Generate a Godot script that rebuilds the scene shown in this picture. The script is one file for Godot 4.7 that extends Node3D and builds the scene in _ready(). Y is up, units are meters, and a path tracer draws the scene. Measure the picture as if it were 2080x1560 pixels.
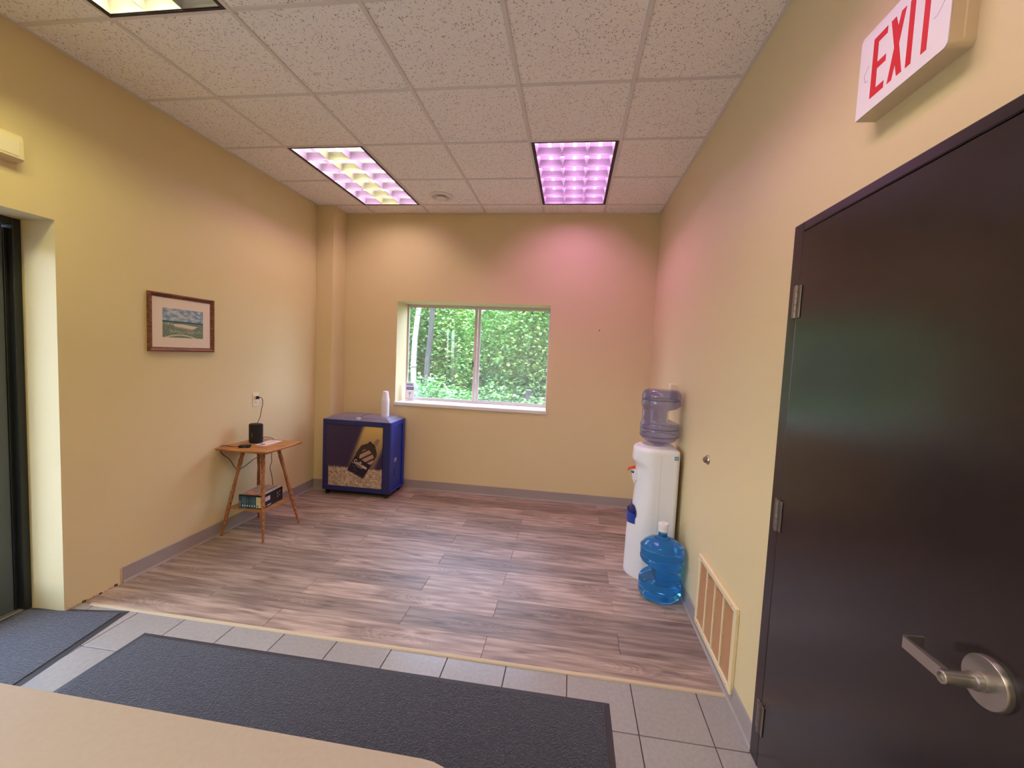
extends Node3D
# A small entrance room: water cooler, low merchandiser, side table, window onto woods.
# Metres, y up. The back wall faces +z, the room runs towards +z.

const XL := -0.517      # left wall face
const XR := 2.992       # right wall face
const ZB := -0.258      # back wall face
const ZF := 6.5         # wall behind the viewer
const HC := 3.0         # ceiling height
const T := 0.6096       # ceiling module
const ZS := 2.213       # edge of the plank floor

var rng := RandomNumberGenerator.new()
var used := {}
var M := {}

# ---------------------------------------------------------------- geometry collector
class Geo:
	var st := SurfaceTool.new()
	var n := 0
	func _init() -> void:
		st.begin(Mesh.PRIMITIVE_TRIANGLES)
	func vert(p: Vector3, nn: Vector3, uv: Vector2) -> void:
		st.set_normal(nn)
		st.set_uv(uv)
		st.add_vertex(p)
	func uv_of(p: Vector3, nn: Vector3) -> Vector2:
		var a := nn.abs()
		if a.x >= a.y and a.x >= a.z:
			return Vector2(p.z, -p.y)
		if a.y >= a.z:
			return Vector2(p.x, p.z)
		return Vector2(p.x, -p.y)
	# flat convex face whose outside is on the side of `out`
	func face(pts: Array, out: Vector3, uvs: Array = []) -> void:
		var nn: Vector3 = Vector3.ZERO
		for i in pts.size():
			var a: Vector3 = pts[i]
			var b: Vector3 = pts[(i + 1) % pts.size()]
			nn += a.cross(b)
		if nn.length() < 1e-12:
			return
		nn = nn.normalized()
		var ccw := nn.dot(out) > 0.0
		if not ccw:
			nn = -nn
		for i in range(1, pts.size() - 1):
			var idx := [0, i + 1, i] if ccw else [0, i, i + 1]
			for j in idx:
				vert(pts[j], nn, uvs[j] if uvs.size() else uv_of(pts[j], nn))
	func box(c: Vector3, s: Vector3, b := 0.0, xf := Transform3D.IDENTITY) -> void:
		var h := s * 0.5
		b = minf(b, minf(h.x, minf(h.y, h.z)) * 0.95)
		var P := func(x: float, y: float, z: float) -> Vector3: return xf * (c + Vector3(x, y, z))
		for ax in 3:
			for sg in [-1.0, 1.0]:
				var q := []
				for k in [[-1, -1], [1, -1], [1, 1], [-1, 1]]:
					var v := Vector3.ZERO
					v[ax] = sg * h[ax]
					v[(ax + 1) % 3] = k[0] * (h[(ax + 1) % 3] - b)
					v[(ax + 2) % 3] = k[1] * (h[(ax + 2) % 3] - b)
					q.append(xf * (c + v))
				var o := Vector3.ZERO
				o[ax] = sg
				face(q, xf.basis * o)
		if b <= 0.0:
			return
		for ax in 3:
			var a1 := (ax + 1) % 3
			var a2 := (ax + 2) % 3
			for s1 in [-1.0, 1.0]:
				for s2 in [-1.0, 1.0]:
					var q := []
					for k in [[-1, 0], [1, 0], [1, 1], [-1, 1]]:
						var v := Vector3.ZERO
						v[ax] = k[0] * (h[ax] - b)
						v[a1] = s1 * (h[a1] - (b if k[1] == 0 else 0.0))
						v[a2] = s2 * (h[a2] - (b if k[1] == 1 else 0.0))
						q.append(xf * (c + v))
					var o := Vector3.ZERO
					o[a1] = s1
					o[a2] = s2
					face(q, xf.basis * o)
		for sx in [-1.0, 1.0]:
			for sy in [-1.0, 1.0]:
				for sz in [-1.0, 1.0]:
					var q := [xf * (c + Vector3(sx * h.x, sy * (h.y - b), sz * (h.z - b))), xf * (c + Vector3(sx * (h.x - b), sy * h.y, sz * (h.z - b))), xf * (c + Vector3(sx * (h.x - b), sy * (h.y - b), sz * h.z))]
					face(q, xf.basis * Vector3(sx, sy, sz))
	func lohi(lo: Vector3, hi: Vector3, b := 0.0) -> void:
		box((lo + hi) * 0.5, hi - lo, b)
	# polygon in local xy, extruded from z = 0 to z = depth
	func prism(poly: PackedVector2Array, depth: float, xf := Transform3D.IDENTITY) -> void:
		var idx := Geometry2D.triangulate_polygon(poly)
		for i in range(0, idx.size(), 3):
			for e in [[0.0, -1.0], [depth, 1.0]]:
				var q := []
				for j in 3:
					var v := poly[idx[i + j]]
					q.append(xf * Vector3(v.x, v.y, e[0]))
				face(q, xf.basis * Vector3(0, 0, e[1]))
		var ccw := not Geometry2D.is_polygon_clockwise(poly)
		for i in poly.size():
			var a := poly[i]
			var b := poly[(i + 1) % poly.size()]
			var d := b - a
			var o := Vector3(d.y, -d.x, 0) if ccw else Vector3(-d.y, d.x, 0)
			face([xf * Vector3(a.x, a.y, 0), xf * Vector3(b.x, b.y, 0), xf * Vector3(b.x, b.y, depth), xf * Vector3(a.x, a.y, depth)], xf.basis * o)
	# smooth sheet through rows of points; wrap closes each row; outside is along sgn * (along row x along column)
	func sheet(rows: Array, wrap: bool, sgn := 1.0) -> void:
		var nr := rows.size()
		var nc: int = rows[0].size()
		var nor := []
		for r in nr:
			var line := []
			for c in nc:
				var l: Vector3 = rows[r][(c - 1 + nc) % nc if wrap else maxi(c - 1, 0)]
				var rr: Vector3 = rows[r][(c + 1) % nc if wrap else mini(c + 1, nc - 1)]
				var u: Vector3 = rows[maxi(r - 1, 0)][c]
				var d: Vector3 = rows[mini(r + 1, nr - 1)][c]
				var x := (rr - l).cross(d - u) * sgn
				line.append(x.normalized() if x.length() > 1e-12 else Vector3.ZERO)
			nor.append(line)
		for r in nr:
			for c in nc:
				if nor[r][c] == Vector3.ZERO:
					nor[r][c] = nor[r - 1][c] if r > 0 else nor[mini(r + 1, nr - 1)][c]
		for r in nr - 1:
			for c in (nc if wrap else nc - 1):
				var c2 := (c + 1) % nc
				var p := [rows[r][c], rows[r][c2], rows[r + 1][c2], rows[r + 1][c]]
				var q := [nor[r][c], nor[r][c2], nor[r + 1][c2], nor[r + 1][c]]
				var t := [Vector2(float(c) / nc, float(r) / (nr - 1)), Vector2(float(c + 1) / nc, float(r) / (nr - 1)), Vector2(float(c + 1) / nc, float(r + 1) / (nr - 1)), Vector2(float(c) / nc, float(r + 1) / (nr - 1))]
				for tri in [[0, 1, 2], [0, 2, 3]]:
					var a: Vector3 = p[tri[0]]
					var b: Vector3 = p[tri[1]]
					var d: Vector3 = p[tri[2]]
					var g := (b - a).cross(d - a)
					if g.length() < 1e-14:
						continue
					var o: Vector3 = q[tri[0]] + q[tri[1]] + q[tri[2]]
					var order: Array = [tri[0], tri[2], tri[1]] if g.dot(o) > 0 else tri
					for k in order:
						vert(p[k], q[k], t[k])
	# profile of (radius, height) turned about local y
	func lathe(prof: Array, xf := Transform3D.IDENTITY, seg := 24) -> void:
		# split at sharp corners so that edges stay crisp
		var runs := []
		var run := [prof[0]]
		for i in range(1, prof.size()):
			run.append(prof[i])
			if i < prof.size() - 1:
				var d0: Vector2 = (prof[i] - prof[i - 1]).normalized()
				var d1: Vector2 = (prof[i + 1] - prof[i]).normalized()
				if d0.dot(d1) < 0.72:
					runs.append(run)
					run = [prof[i]]
		runs.append(run)
		for rn in runs:
			var rows := []
			for v in rn:
				var row := []
				for k in seg:
					var a := TAU * k / seg
					row.append(xf * Vector3(v.x * cos(a), v.y, v.x * sin(a)))
				rows.append(row)
			# outward for a profile that runs upwards
			sheet(rows, true, -1.0)
	func tube(path: Array, rad: float, seg := 8, caps := true) -> void:
		var rows := []
		var up := Vector3.UP
		for i in path.size():
			var d: Vector3 = path[mini(i + 1, path.size() - 1)] - path[maxi(i - 1, 0)]
			d = d.normalized()
			if absf(d.dot(up)) > 0.95:
				up = Vector3.RIGHT if absf(d.x) < 0.9 else Vector3.FORWARD
			var x := d.cross(up).normalized()
			var y := x.cross(d).normalized()
			up = y
			var row := []
			for k in seg:
				var a := TAU * k / seg
				row.append(path[i] + (x * cos(a) + y * sin(a)) * rad)
			rows.append(row)
		sheet(rows, true, -1.0)
		if caps:
			face(rows[0], path[0] - path[1])
			face(rows[-1], path[-1] - path[-2])
	func cone(a: Vector3, b: Vector3, ra: float, rb: float, seg := 12, caps := true) -> void:
		var d := (b - a).normalized()
		var u := Vector3.UP if absf(d.y) < 0.9 else Vector3.RIGHT
		var x := d.cross(u).normalized()
		var y := x.cross(d)
		var r0 := []
		var r1 := []
		for k in seg:
			var t := TAU * k / seg
			var o := x * cos(t) + y * sin(t)
			r0.append(a + o * ra)
			r1.append(b + o * rb)
		sheet([r0, r1], true, -1.0)
		if caps:
			face(r0, -d)
			face(r1, d)
	func done() -> ArrayMesh:
		return st.commit()

# ---------------------------------------------------------------- node helpers
func numbered(called: String) -> String:
	if not used.has(called):
		used[called] = 0
		return called
	used[called] += 1
	return "%s_%03d" % [called, used[called]]

func put(called: String, what, m: Material, parent: Node = self) -> MeshInstance3D:
	var o := MeshInstance3D.new()
	o.mesh = what.done() if what is Geo else what
	o.name = numbered(called) if parent == self else called
	o.material_override = m
	parent.add_child(o, true)
	return o

func thing(called: String, label: String, category: String, at := Vector3.ZERO, group := "") -> Node3D:
	var o := Node3D.new()
	o.name = numbered(called)
	add_child(o, true)
	o.position = at
	tag(o, label, category, group)
	return o

func tag(o: Node, label: String, category: String, group := "", kind := "") -> Node:
	o.set_meta("label", label)
	if category:
		o.set_meta("category", category)
	if group:
		o.set_meta("group", group)
	if kind:
		o.set_meta("kind", kind)
	return o

func struct(o: Node, label: String, category: String) -> Node:
	return tag(o, label, category, "", "structure")

func lin(r: float, g: float, b: float) -> Color:
	return Color(r, g, b).linear_to_srgb()

func c8(r: float, g: float, b: float) -> Color:
	return Color(r / 255.0, g / 255.0, b / 255.0)

func mat(c: Color, rough := 0.6, metal := 0.0) -> StandardMaterial3D:
	var m := StandardMaterial3D.new()
	m.albedo_color = c
	m.roughness = rough
	m.metallic = metal
	return m

func noise_tex(freq: float, size := 256, normal := 0.0, ramp: Gradient = null, kind := FastNoiseLite.TYPE_SIMPLEX_SMOOTH, octaves := 4, sd := 1) -> NoiseTexture2D:
	var f := FastNoiseLite.new()
	f.noise_type = kind
	f.frequency = freq
	f.fractal_octaves = octaves
	f.seed = sd
	var t := NoiseTexture2D.new()
	t.width = size
	t.height = size
	t.seamless = true
	t.noise = f
	if normal > 0.0:
		t.as_normal_map = true
		t.bump_strength = normal
	if ramp:
		t.color_ramp = ramp
	return t

func ramp(list: Array) -> Gradient:
	var g := Gradient.new()
	var off := PackedFloat32Array()
	var col := PackedColorArray()
	for e in list:
		off.append(e[0])
		col.append(e[1])
	g.offsets = off
	g.colors = col
	return g

func tri_normal(m: StandardMaterial3D, t: Texture2D, scale: float, strength := 1.0) -> void:
	m.normal_enabled = true
	m.normal_texture = t
	m.normal_scale = strength
	m.uv1_triplanar = true
	m.uv1_world_triplanar = true
	m.uv1_scale = Vector3.ONE * scale

func image_mat(img: Image, rough := 0.5, repeat := false) -> StandardMaterial3D:
	var m := mat(Color.WHITE, rough)
	m.albedo_texture = ImageTexture.create_from_image(img)
	m.texture_repeat = repeat
	return m

# ---------------------------------------------------------------- light, camera, sky
const EXPOSURE := 1.57
const TUBE := 0.72                                   # one fluorescent tube
const PINK := Color(0.95, 0.38, 0.98)
const VIOLET := Color(1.0, 0.58, 0.98)
const YELLOW := Color(1.0, 0.96, 0.44)
const ROSE := Color(1.0, 0.62, 0.70)
const WARM := Color(1.0, 0.92, 0.72)

func _ready() -> void:
	rng.seed = 7
	var cam := Camera3D.new()
	cam.name = "camera"
	cam.transform = Transform3D(Basis(Vector3(0.98933178, 0.04529508, -0.1384593), Vector3(-0.05398907, 0.99675573, -0.05969243), Vector3(0.13530633, 0.06653091, 0.98856757)), Vector3(2.1947, 1.5324, 4.2356))
	cam.fov = 83.8915
	cam.near = 0.02
	cam.far = 200.0
	add_child(cam)
	cam.current = true

	var we := WorldEnvironment.new()
	we.name = "environment"
	var env := Environment.new()
	var sky := Sky.new()
	var psm := ProceduralSkyMaterial.new()
	psm.sky_top_color = Color(0.70, 0.82, 1.0)
	psm.sky_horizon_color = Color(0.86, 0.91, 0.96)
	psm.ground_bottom_color = Color(0.30, 0.33, 0.26)
	psm.ground_horizon_color = Color(0.60, 0.64, 0.58)
	psm.energy_multiplier = 11.0
	sky.sky_material = psm
	env.background_mode = Environment.BG_SKY
	env.sky = sky
	env.tonemap_mode = Environment.TONE_MAPPER_LINEAR
	env.tonemap_exposure = EXPOSURE
	env.sdfgi_enabled = true
	env.ssao_enabled = true
	env.ssil_enabled = true
	we.environment = env
	add_child(we)

	var sun := DirectionalLight3D.new()
	sun.name = "sun"
	sun.light_color = Color(1.0, 0.97, 0.88)
	sun.light_energy = 2.0
	sun.light_angular_distance = 8.0
	sun.shadow_enabled = true
	sun.sky_mode = DirectionalLight3D.SKY_MODE_LIGHT_ONLY
	add_child(sun)
	sun.look_at_from_position(Vector3(0.4, 9, 6), Vector3(0, 0, -1.5))

	materials()
	shell()
	floors()
	ceiling()
	window()
	right_door()
	left_door()
	lights()
	counter()
	mats()
	merchandiser()
	side_table()
	water_cooler()
	wall_fittings()
	picture()
	outdoors()

func materials() -> void:
	var peel := noise_tex(0.05, 256, 3.0)
	M.wall = mat(lin(0.70, 0.565, 0.305), 0.55)
	tri_normal(M.wall, peel, 2.2, 0.06)
	M.trim_white = mat(c8(228, 222, 214), 0.45)
	M.ceiling_grid = mat(c8(220, 211, 204), 0.5)
	M.base = mat(c8(156, 144, 138), 0.5)
	M.black_door = mat(c8(38, 29, 28), 0.22)
	M.black_door.metallic_specular = 0.5
	tri_normal(M.black_door, noise_tex(0.02, 256, 2.0), 1.5, 0.035)
	M.door_frame = mat(c8(40, 29, 29), 0.3)
	M.bronze = mat(c8(30, 32, 32), 0.4)
	M.steel = mat(c8(176, 168, 160), 0.32, 0.9)
	M.hinge = mat(c8(140, 128, 120), 0.38, 0.85)
	M.glass = mat(Color(0.9, 0.95, 0.95, 0.06), 0.02)
	M.glass.transparency = BaseMaterial3D.TRANSPARENCY_ALPHA
	M.black_plastic = mat(c8(18, 17, 19), 0.4)
	M.cord = mat(c8(24, 21, 20), 0.5)
	M.ivory = mat(c8(232, 216, 186), 0.4)
	M.white_plastic = mat(c8(226, 224, 222), 0.35)
	M.dark_slot = mat(c8(20, 16, 14), 0.8)

# ---------------------------------------------------------------- the shell
func shell() -> void:
	# back wall with the window opening
	var g := Geo.new()
	var z0 := ZB - 0.36
	g.lohi(Vector3(-1.0, -0.2, z0), Vector3(0.28, 3.3, ZB))
	g.lohi(Vector3(1.95, -0.2, z0), Vector3(3.3, 3.3, ZB))
	g.lohi(Vector3(0.28, -0.2, z0), Vector3(1.95, 0.93, ZB))
	g.lohi(Vector3(0.28, 2.07, z0), Vector3(1.95, 3.3, ZB))
	var w := put("wall_back", g, M.wall)
	struct(w, "tan painted back wall around the window", "wall")
	g = Geo.new()
	g.lohi(Vector3(XL, 0, ZB), Vector3(-0.33, HC + 0.1, 0.0), 0.002)
	var col := put("column", g, M.wall, w)
	col.set_meta("label", "boxed tan column in the far left corner")
	g = Geo.new()
	g.cone(Vector3(2.46, 1.83, ZB - 0.001), Vector3(2.46, 1.83, ZB + 0.0015), 0.007, 0.005, 8)
	put("nail_hole", g, M.dark_slot, w)

	# left wall with the entrance recess
	g = Geo.new()
	var xo := XL - 0.45
	g.lohi(Vector3(xo, -0.2, ZB - 0.36), Vector3(XL, 3.3, 2.31))
	g.lohi(Vector3(xo, -0.2, 3.25), Vector3(XL, 3.3, 3.7))
	g.lohi(Vector3(xo, -0.2, 3.7), Vector3(XL, 0.75, 5.9))
	g.lohi(Vector3(xo, 2.13, 3.7), Vector3(XL, 3.3, 5.9))
	g.lohi(Vector3(xo, -0.2, 5.9), Vector3(XL, 3.3, ZF), 0.003)
	g.lohi(Vector3(xo, 2.13, 2.31), Vector3(XL, 3.3, 3.25))
	w = put("wall_left", g, M.wall)
	struct(w, "tan painted left wall with the entrance recess", "wall")
	# torn edge left by the missing baseboard
	var chip := mat(c8(196, 164, 140), 0.8)
	var scar := mat(c8(74, 50, 40), 0.9)
	for i in 9:
		var zz := 2.04 + i * 0.029
		g = Geo.new()
		var l := 0.012 + rng.randf() * 0.016
		g.box(Vector3(XL + 0.002, 0.004 + rng.randf() * 0.006, zz), Vector3(0.006, 0.006 + rng.randf() * 0.008, l), 0.002)
		put("plaster_chip", g, chip if i % 3 else scar, w)
	g = Geo.new()
	g.lohi(Vector3(XL, 0.002, 1.996), Vector3(XL + 0.003, 0.098, 2.012), 0.001)
	put("adhesive_strip", g, chip, w)

	# right wall with the door opening
	g = Geo.new()
	var x1 := XR + 0.25
	g.lohi(Vector3(XR, -0.2, ZB - 0.36), Vector3(x1, 3.3, 2.52))
	g.lohi(Vector3(XR, -0.2, 3.54), Vector3(x1, 3.3, ZF))
	g.lohi(Vector3(XR, 2.04, 2.52), Vector3(x1, 3.3, 3.54))
	g.lohi(Vector3(XR + 0.12, -0.2, 2.52), Vector3(x1, 2.04, 3.54))
	w = put("wall_right", g, M.wall)
	struct(w, "tan painted right wall holding the dark door", "wall")
	# wall behind the viewer
	g = Geo.new()
	g.lohi(Vector3(xo, -0.2, ZF), Vector3(x1, 3.3, ZF + 0.3))
	w = put("wall_front", g, M.wall)
	struct(w, "tan painted wall on the viewer's side of the room", "wall")

	# vinyl cove base
	baseboard("baseboard_back", [Vector2(-0.33, ZB), Vector2(XR, ZB)], "grey vinyl baseboard along the back wall under the window")
	baseboard("baseboard_left", [Vector2(XL, 2.0), Vector2(XL, 0.0), Vector2(-0.33, 0.0), Vector2(-0.33, ZB)], "grey vinyl baseboard along the left wall and column")
	baseboard("baseboard_right", [Vector2(XR, ZB), Vector2(XR, 2.505)], "grey vinyl baseboard along the right wall below the vent")

func baseboard(called: String, path: Array, label: String) -> void:
	var g := Geo.new()
	for i in path.size() - 1:
		var a: Vector2 = path[i]
		var b: Vector2 = path[i + 1]
		var d := (b - a).normalized()
		var nn := Vector2(-d.y, d.x)     # into the room
		var ln := a.distance_to(b)
		var xf := Transform3D(Basis(Vector3(nn.x, 0, nn.y), Vector3.UP, Vector3(d.x, 0, d.y)), Vector3(a.x, 0, a.y))
		if xf.basis.determinant() < 0:
			pass
		# profile with a small toe: local x into the room, local y up
		var prof := PackedVector2Array([Vector2(0, 0.0), Vector2(0.012, 0.0), Vector2(0.011, 0.006), Vector2(0.006, 0.016), Vector2(0.005, 0.1), Vector2(0.003, 0.103), Vector2(0, 0.103)])
		g.prism(prof, ln, xf)
	var o := put(called, g, M.base)
	struct(o, label, "baseboard")

# ---------------------------------------------------------------- floor
func plank_image(sd: int, tone: float) -> Image:
	var w := 768
	var h := 112
	var a := FastNoiseLite.new()
	a.seed = sd
	a.frequency = 0.01
	a.fractal_octaves = 3
	var b := FastNoiseLite.new()
	b.seed = sd + 50
	b.frequency = 0.05
	b.fractal_octaves = 2
	var r := RandomNumberGenerator.new()
	r.seed = sd
	var knots := []
	for i in 2 + sd % 2:
		knots.append(Vector2(r.randf_range(60, w - 60), r.randf_range(20, h - 20)))
	var cath := r.randf_range(0.25, 0.75) * w
	var img := Image.create(w, h, false, Image.FORMAT_RGB8)
	var light := Vector3(180, 158, 143) * tone
	var dark := Vector3(108, 90, 81) * tone
	for y in h:
		for x in w:
			var fx := float(x)
			var fy := float(y)
			var warp := 0.0
			var kd := 0.0
			for k in knots:
				var dx: float = (fx - k.x) * 0.22
				var dy: float = fy - k.y
				var d := sqrt(dx * dx + dy * dy)
				warp += 9.0 * exp(-d * 0.09) * (1.0 if dy > 0 else -1.0)
				kd = maxf(kd, exp(-d * d * 0.028))
			var yy := fy + warp
			var broad := a.get_noise_2d(fx * 0.32, yy * 3.0)               # long dark streaks
			var fine := b.get_noise_2d(fx * 0.14, yy * 6.0)                # grain
			var cx := (fx - cath) / 150.0
			var cy := (fy - h * 0.5) / (h * 0.5)
			var ring := sin((cx * 2.6 + cy * cy * 3.2 + a.get_noise_2d(fx * 0.6, fy) * 1.5) * 9.0) * exp(-cx * cx * 0.9 - cy * cy * 2.0)
			var t := 0.30 + broad * 0.64 + fine * 0.34 + ring * 0.13 + kd * 0.55
			t += 0.22 * exp(-cx * cx * 0.6 - cy * cy * 2.5)
			t = clampf(t, 0.0, 1.0)
			var c := light.lerp(dark, t)
			img.set_pixel(x, y, Color(c.x / 255.0, c.y / 255.0, c.z / 255.0))
	return img

func floors() -> void:
	var g := Geo.new()
	g.lohi(Vector3(XL - 0.45, -0.2, ZB - 0.36), Vector3(XR + 0.25, -0.006, ZF))
	var sub := mat(c8(84, 72, 66), 0.9)
	var f := put("floor", g, sub)
	struct(f, "floor of grey wood planks meeting pale square tiles", "floor")
	var pm := []
	for i in 6:
		var m := image_mat(plank_image(11 + i * 7, [1.0, 0.9, 1.06, 0.95, 1.02, 0.86][i]), 0.46)
		m.heightmap_enabled = false
		pm.append(m)
	# plank rows run along x; even rows break at 0.605, odd rows at 0.10
	var row := 0
	var z := ZS
	while z > ZB:
		var za := maxf(z - 0.178, ZB)
		var start := (0.605 if row % 2 == 0 else 0.10) - 1.215 * 2
		var x := start
		while x < XR:
			var a := maxf(x, XL)
			var b := minf(x + 1.215, XR)
			if b - a > 0.01:
				var q := Geo.new()
				var gap := 0.0007
				var lo := Vector3(a + gap, -0.006, za + gap)
				var hi := Vector3(b - gap, 0.0, z - gap)
				plank(q, lo, hi, (a - x) / 1.215, (b - x) / 1.215, rng.randi() % 2 == 0, rng.randi() % 2 == 0)
				put("plank", q, pm[rng.randi() % 6], f)
			x += 1.215
		z -= 0.178
		row += 1
	# wooden transition strip
	g = Geo.new()
	g.prism(PackedVector2Array([Vector2(0.0, 0), Vector2(0.003, 0.006), Vector2(0.009, 0.008), Vector2(0.015, 0.008), Vector2(0.021, 0.006), Vector2(0.024, 0)]), XR - XL - 0.06, Transform3D(Basis(Vector3(0, 0, 1), Vector3(0, 1, 0), Vector3(-1, 0, 0)), Vector3(XR, 0, ZS - 0.004)))
	struct(put("trim_1", g, mat(c8(196, 176, 146), 0.5)), "pale wooden transition strip between planks and tiles", "trim")
	# square tiles
	var tv := []
	var tn := noise_tex(0.09, 256, 0.0, ramp([[0.0, c8(150, 145, 142)], [0.5, c8(156, 151, 148)], [1.0, c8(162, 157, 154)]]))
	for i in 3:
		var m := mat([Color(1, 1, 1), Color(0.97, 0.97, 0.97), Color(0.985, 0.98, 0.975)][i], 0.26)
		m.albedo_texture = tn
		m.uv1_triplanar = true
		m.uv1_world_triplanar = true
		m.uv1_scale = Vector3.ONE * 1.7
		tv.append(m)
	var p := 0.2985
	var x0 := 1.06 - p * 7
	for j in 14:
		var za := ZS + 0.0 + (j - 0) * p
		for i in 15:
			var xa := x0 + i * p
			var lo := Vector3(maxf(xa, XL - 0.215), -0.006, za)
			var hi := Vector3(minf(xa + p, XR), -0.0005, za + p)
			if hi.x - lo.x < 0.02:
				continue
			if hi.x <= XL + 0.01 and (za < 2.31 - p * 0.5 or za > 3.2):
				continue
			if lo.x < XL and (za < 2.25 or za > 3.2):
				lo.x = XL
			g = Geo.new()
			g.lohi(lo + Vector3(0.0022, 0, 0.0022), hi - Vector3(0.0022, 0, 0.0022), 0.0012)
			put("floor_tile", g, tv[rng.randi() % 3], f)

func plank(q: Geo, lo: Vector3, hi: Vector3, u0: float, u1: float, fu: bool, fv: bool) -> void:
	var b := 0.0012
	var U := func(x: float) -> float:
		var t := lerpf(u0, u1, (x - lo.x) / (hi.x - lo.x))
		return 1.0 - t if fu else t
	var V := func(zz: float) -> float:
		var t := (zz - lo.z) / 0.178
		return 1.0 - t if fv else t
	var top := [Vector3(lo.x + b, hi.y, lo.z + b), Vector3(hi.x - b, hi.y, lo.z + b), Vector3(hi.x - b, hi.y, hi.z - b), Vector3(lo.x + b, hi.y, hi.z - b)]
	var low := [Vector3(lo.x, hi.y - b, lo.z), Vector3(hi.x, hi.y - b, lo.z), Vector3(hi.x, hi.y - b, hi.z), Vector3(lo.x, hi.y - b, hi.z)]
	var uv := func(v: Vector3) -> Vector2: return Vector2(U.call(v.x), V.call(v.z))
	q.face(top, Vector3.UP, top.map(uv))
	var c := (lo + hi) * 0.5
	for k in 4:
		var e := [low[k], low[(k + 1) % 4], top[(k + 1) % 4], top[k]]
		var o: Vector3 = (low[k] + low[(k + 1) % 4]) * 0.5 - c
		o.y = 0.01
		q.face(e, o, e.map(uv))
		var s := [low[k], low[(k + 1) % 4], Vector3(low[(k + 1) % 4].x, lo.y, low[(k + 1) % 4].z), Vector3(low[k].x, lo.y, low[k].z)]
		o.y = 0
		q.face(s, o, s.map(uv))

# ---------------------------------------------------------------- ceiling
func tile_images(sd: int) -> Array:
	var n := 512
	var img := Image.create(n, n, false, Image.FORMAT_RGB8)
	var hgt := Image.create(n, n, false, Image.FORMAT_RGB8)
	img.fill(c8(245, 238, 230))
	hgt.fill(Color(0.8, 0.8, 0.8))
	var r := RandomNumberGenerator.new()
	r.seed = sd
	for y in range(0, n, 2):
		for x in range(0, n, 2):
			var v := r.randf_range(-0.025, 0.02)
			var c := Color(0.965 + v, 0.935 + v, 0.905 + v)
			img.fill_rect(Rect2i(x, y, 2, 2), c)
			if r.randf() < 0.02:
				img.fill_rect(Rect2i(x, y, 2, 2), c8(168, 152, 140))
	for i in 560:
		var p := Vector2(r.randf() * n, r.randf() * n)
		var a := r.randf() * TAU
		var ln := r.randi_range(3, 11)
		for k in ln:
			a += r.randf_range(-0.35, 0.35)
			p += Vector2(cos(a), sin(a))
			for dx in 2:
				var q := Vector2i((int(p.x) + dx + n) % n, (int(p.y) + n) % n)
				img.set_pixelv(q, c8(112, 96, 86))
				hgt.set_pixelv(q, Color(0.1, 0.1, 0.1))
	return [img, hgt]

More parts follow.
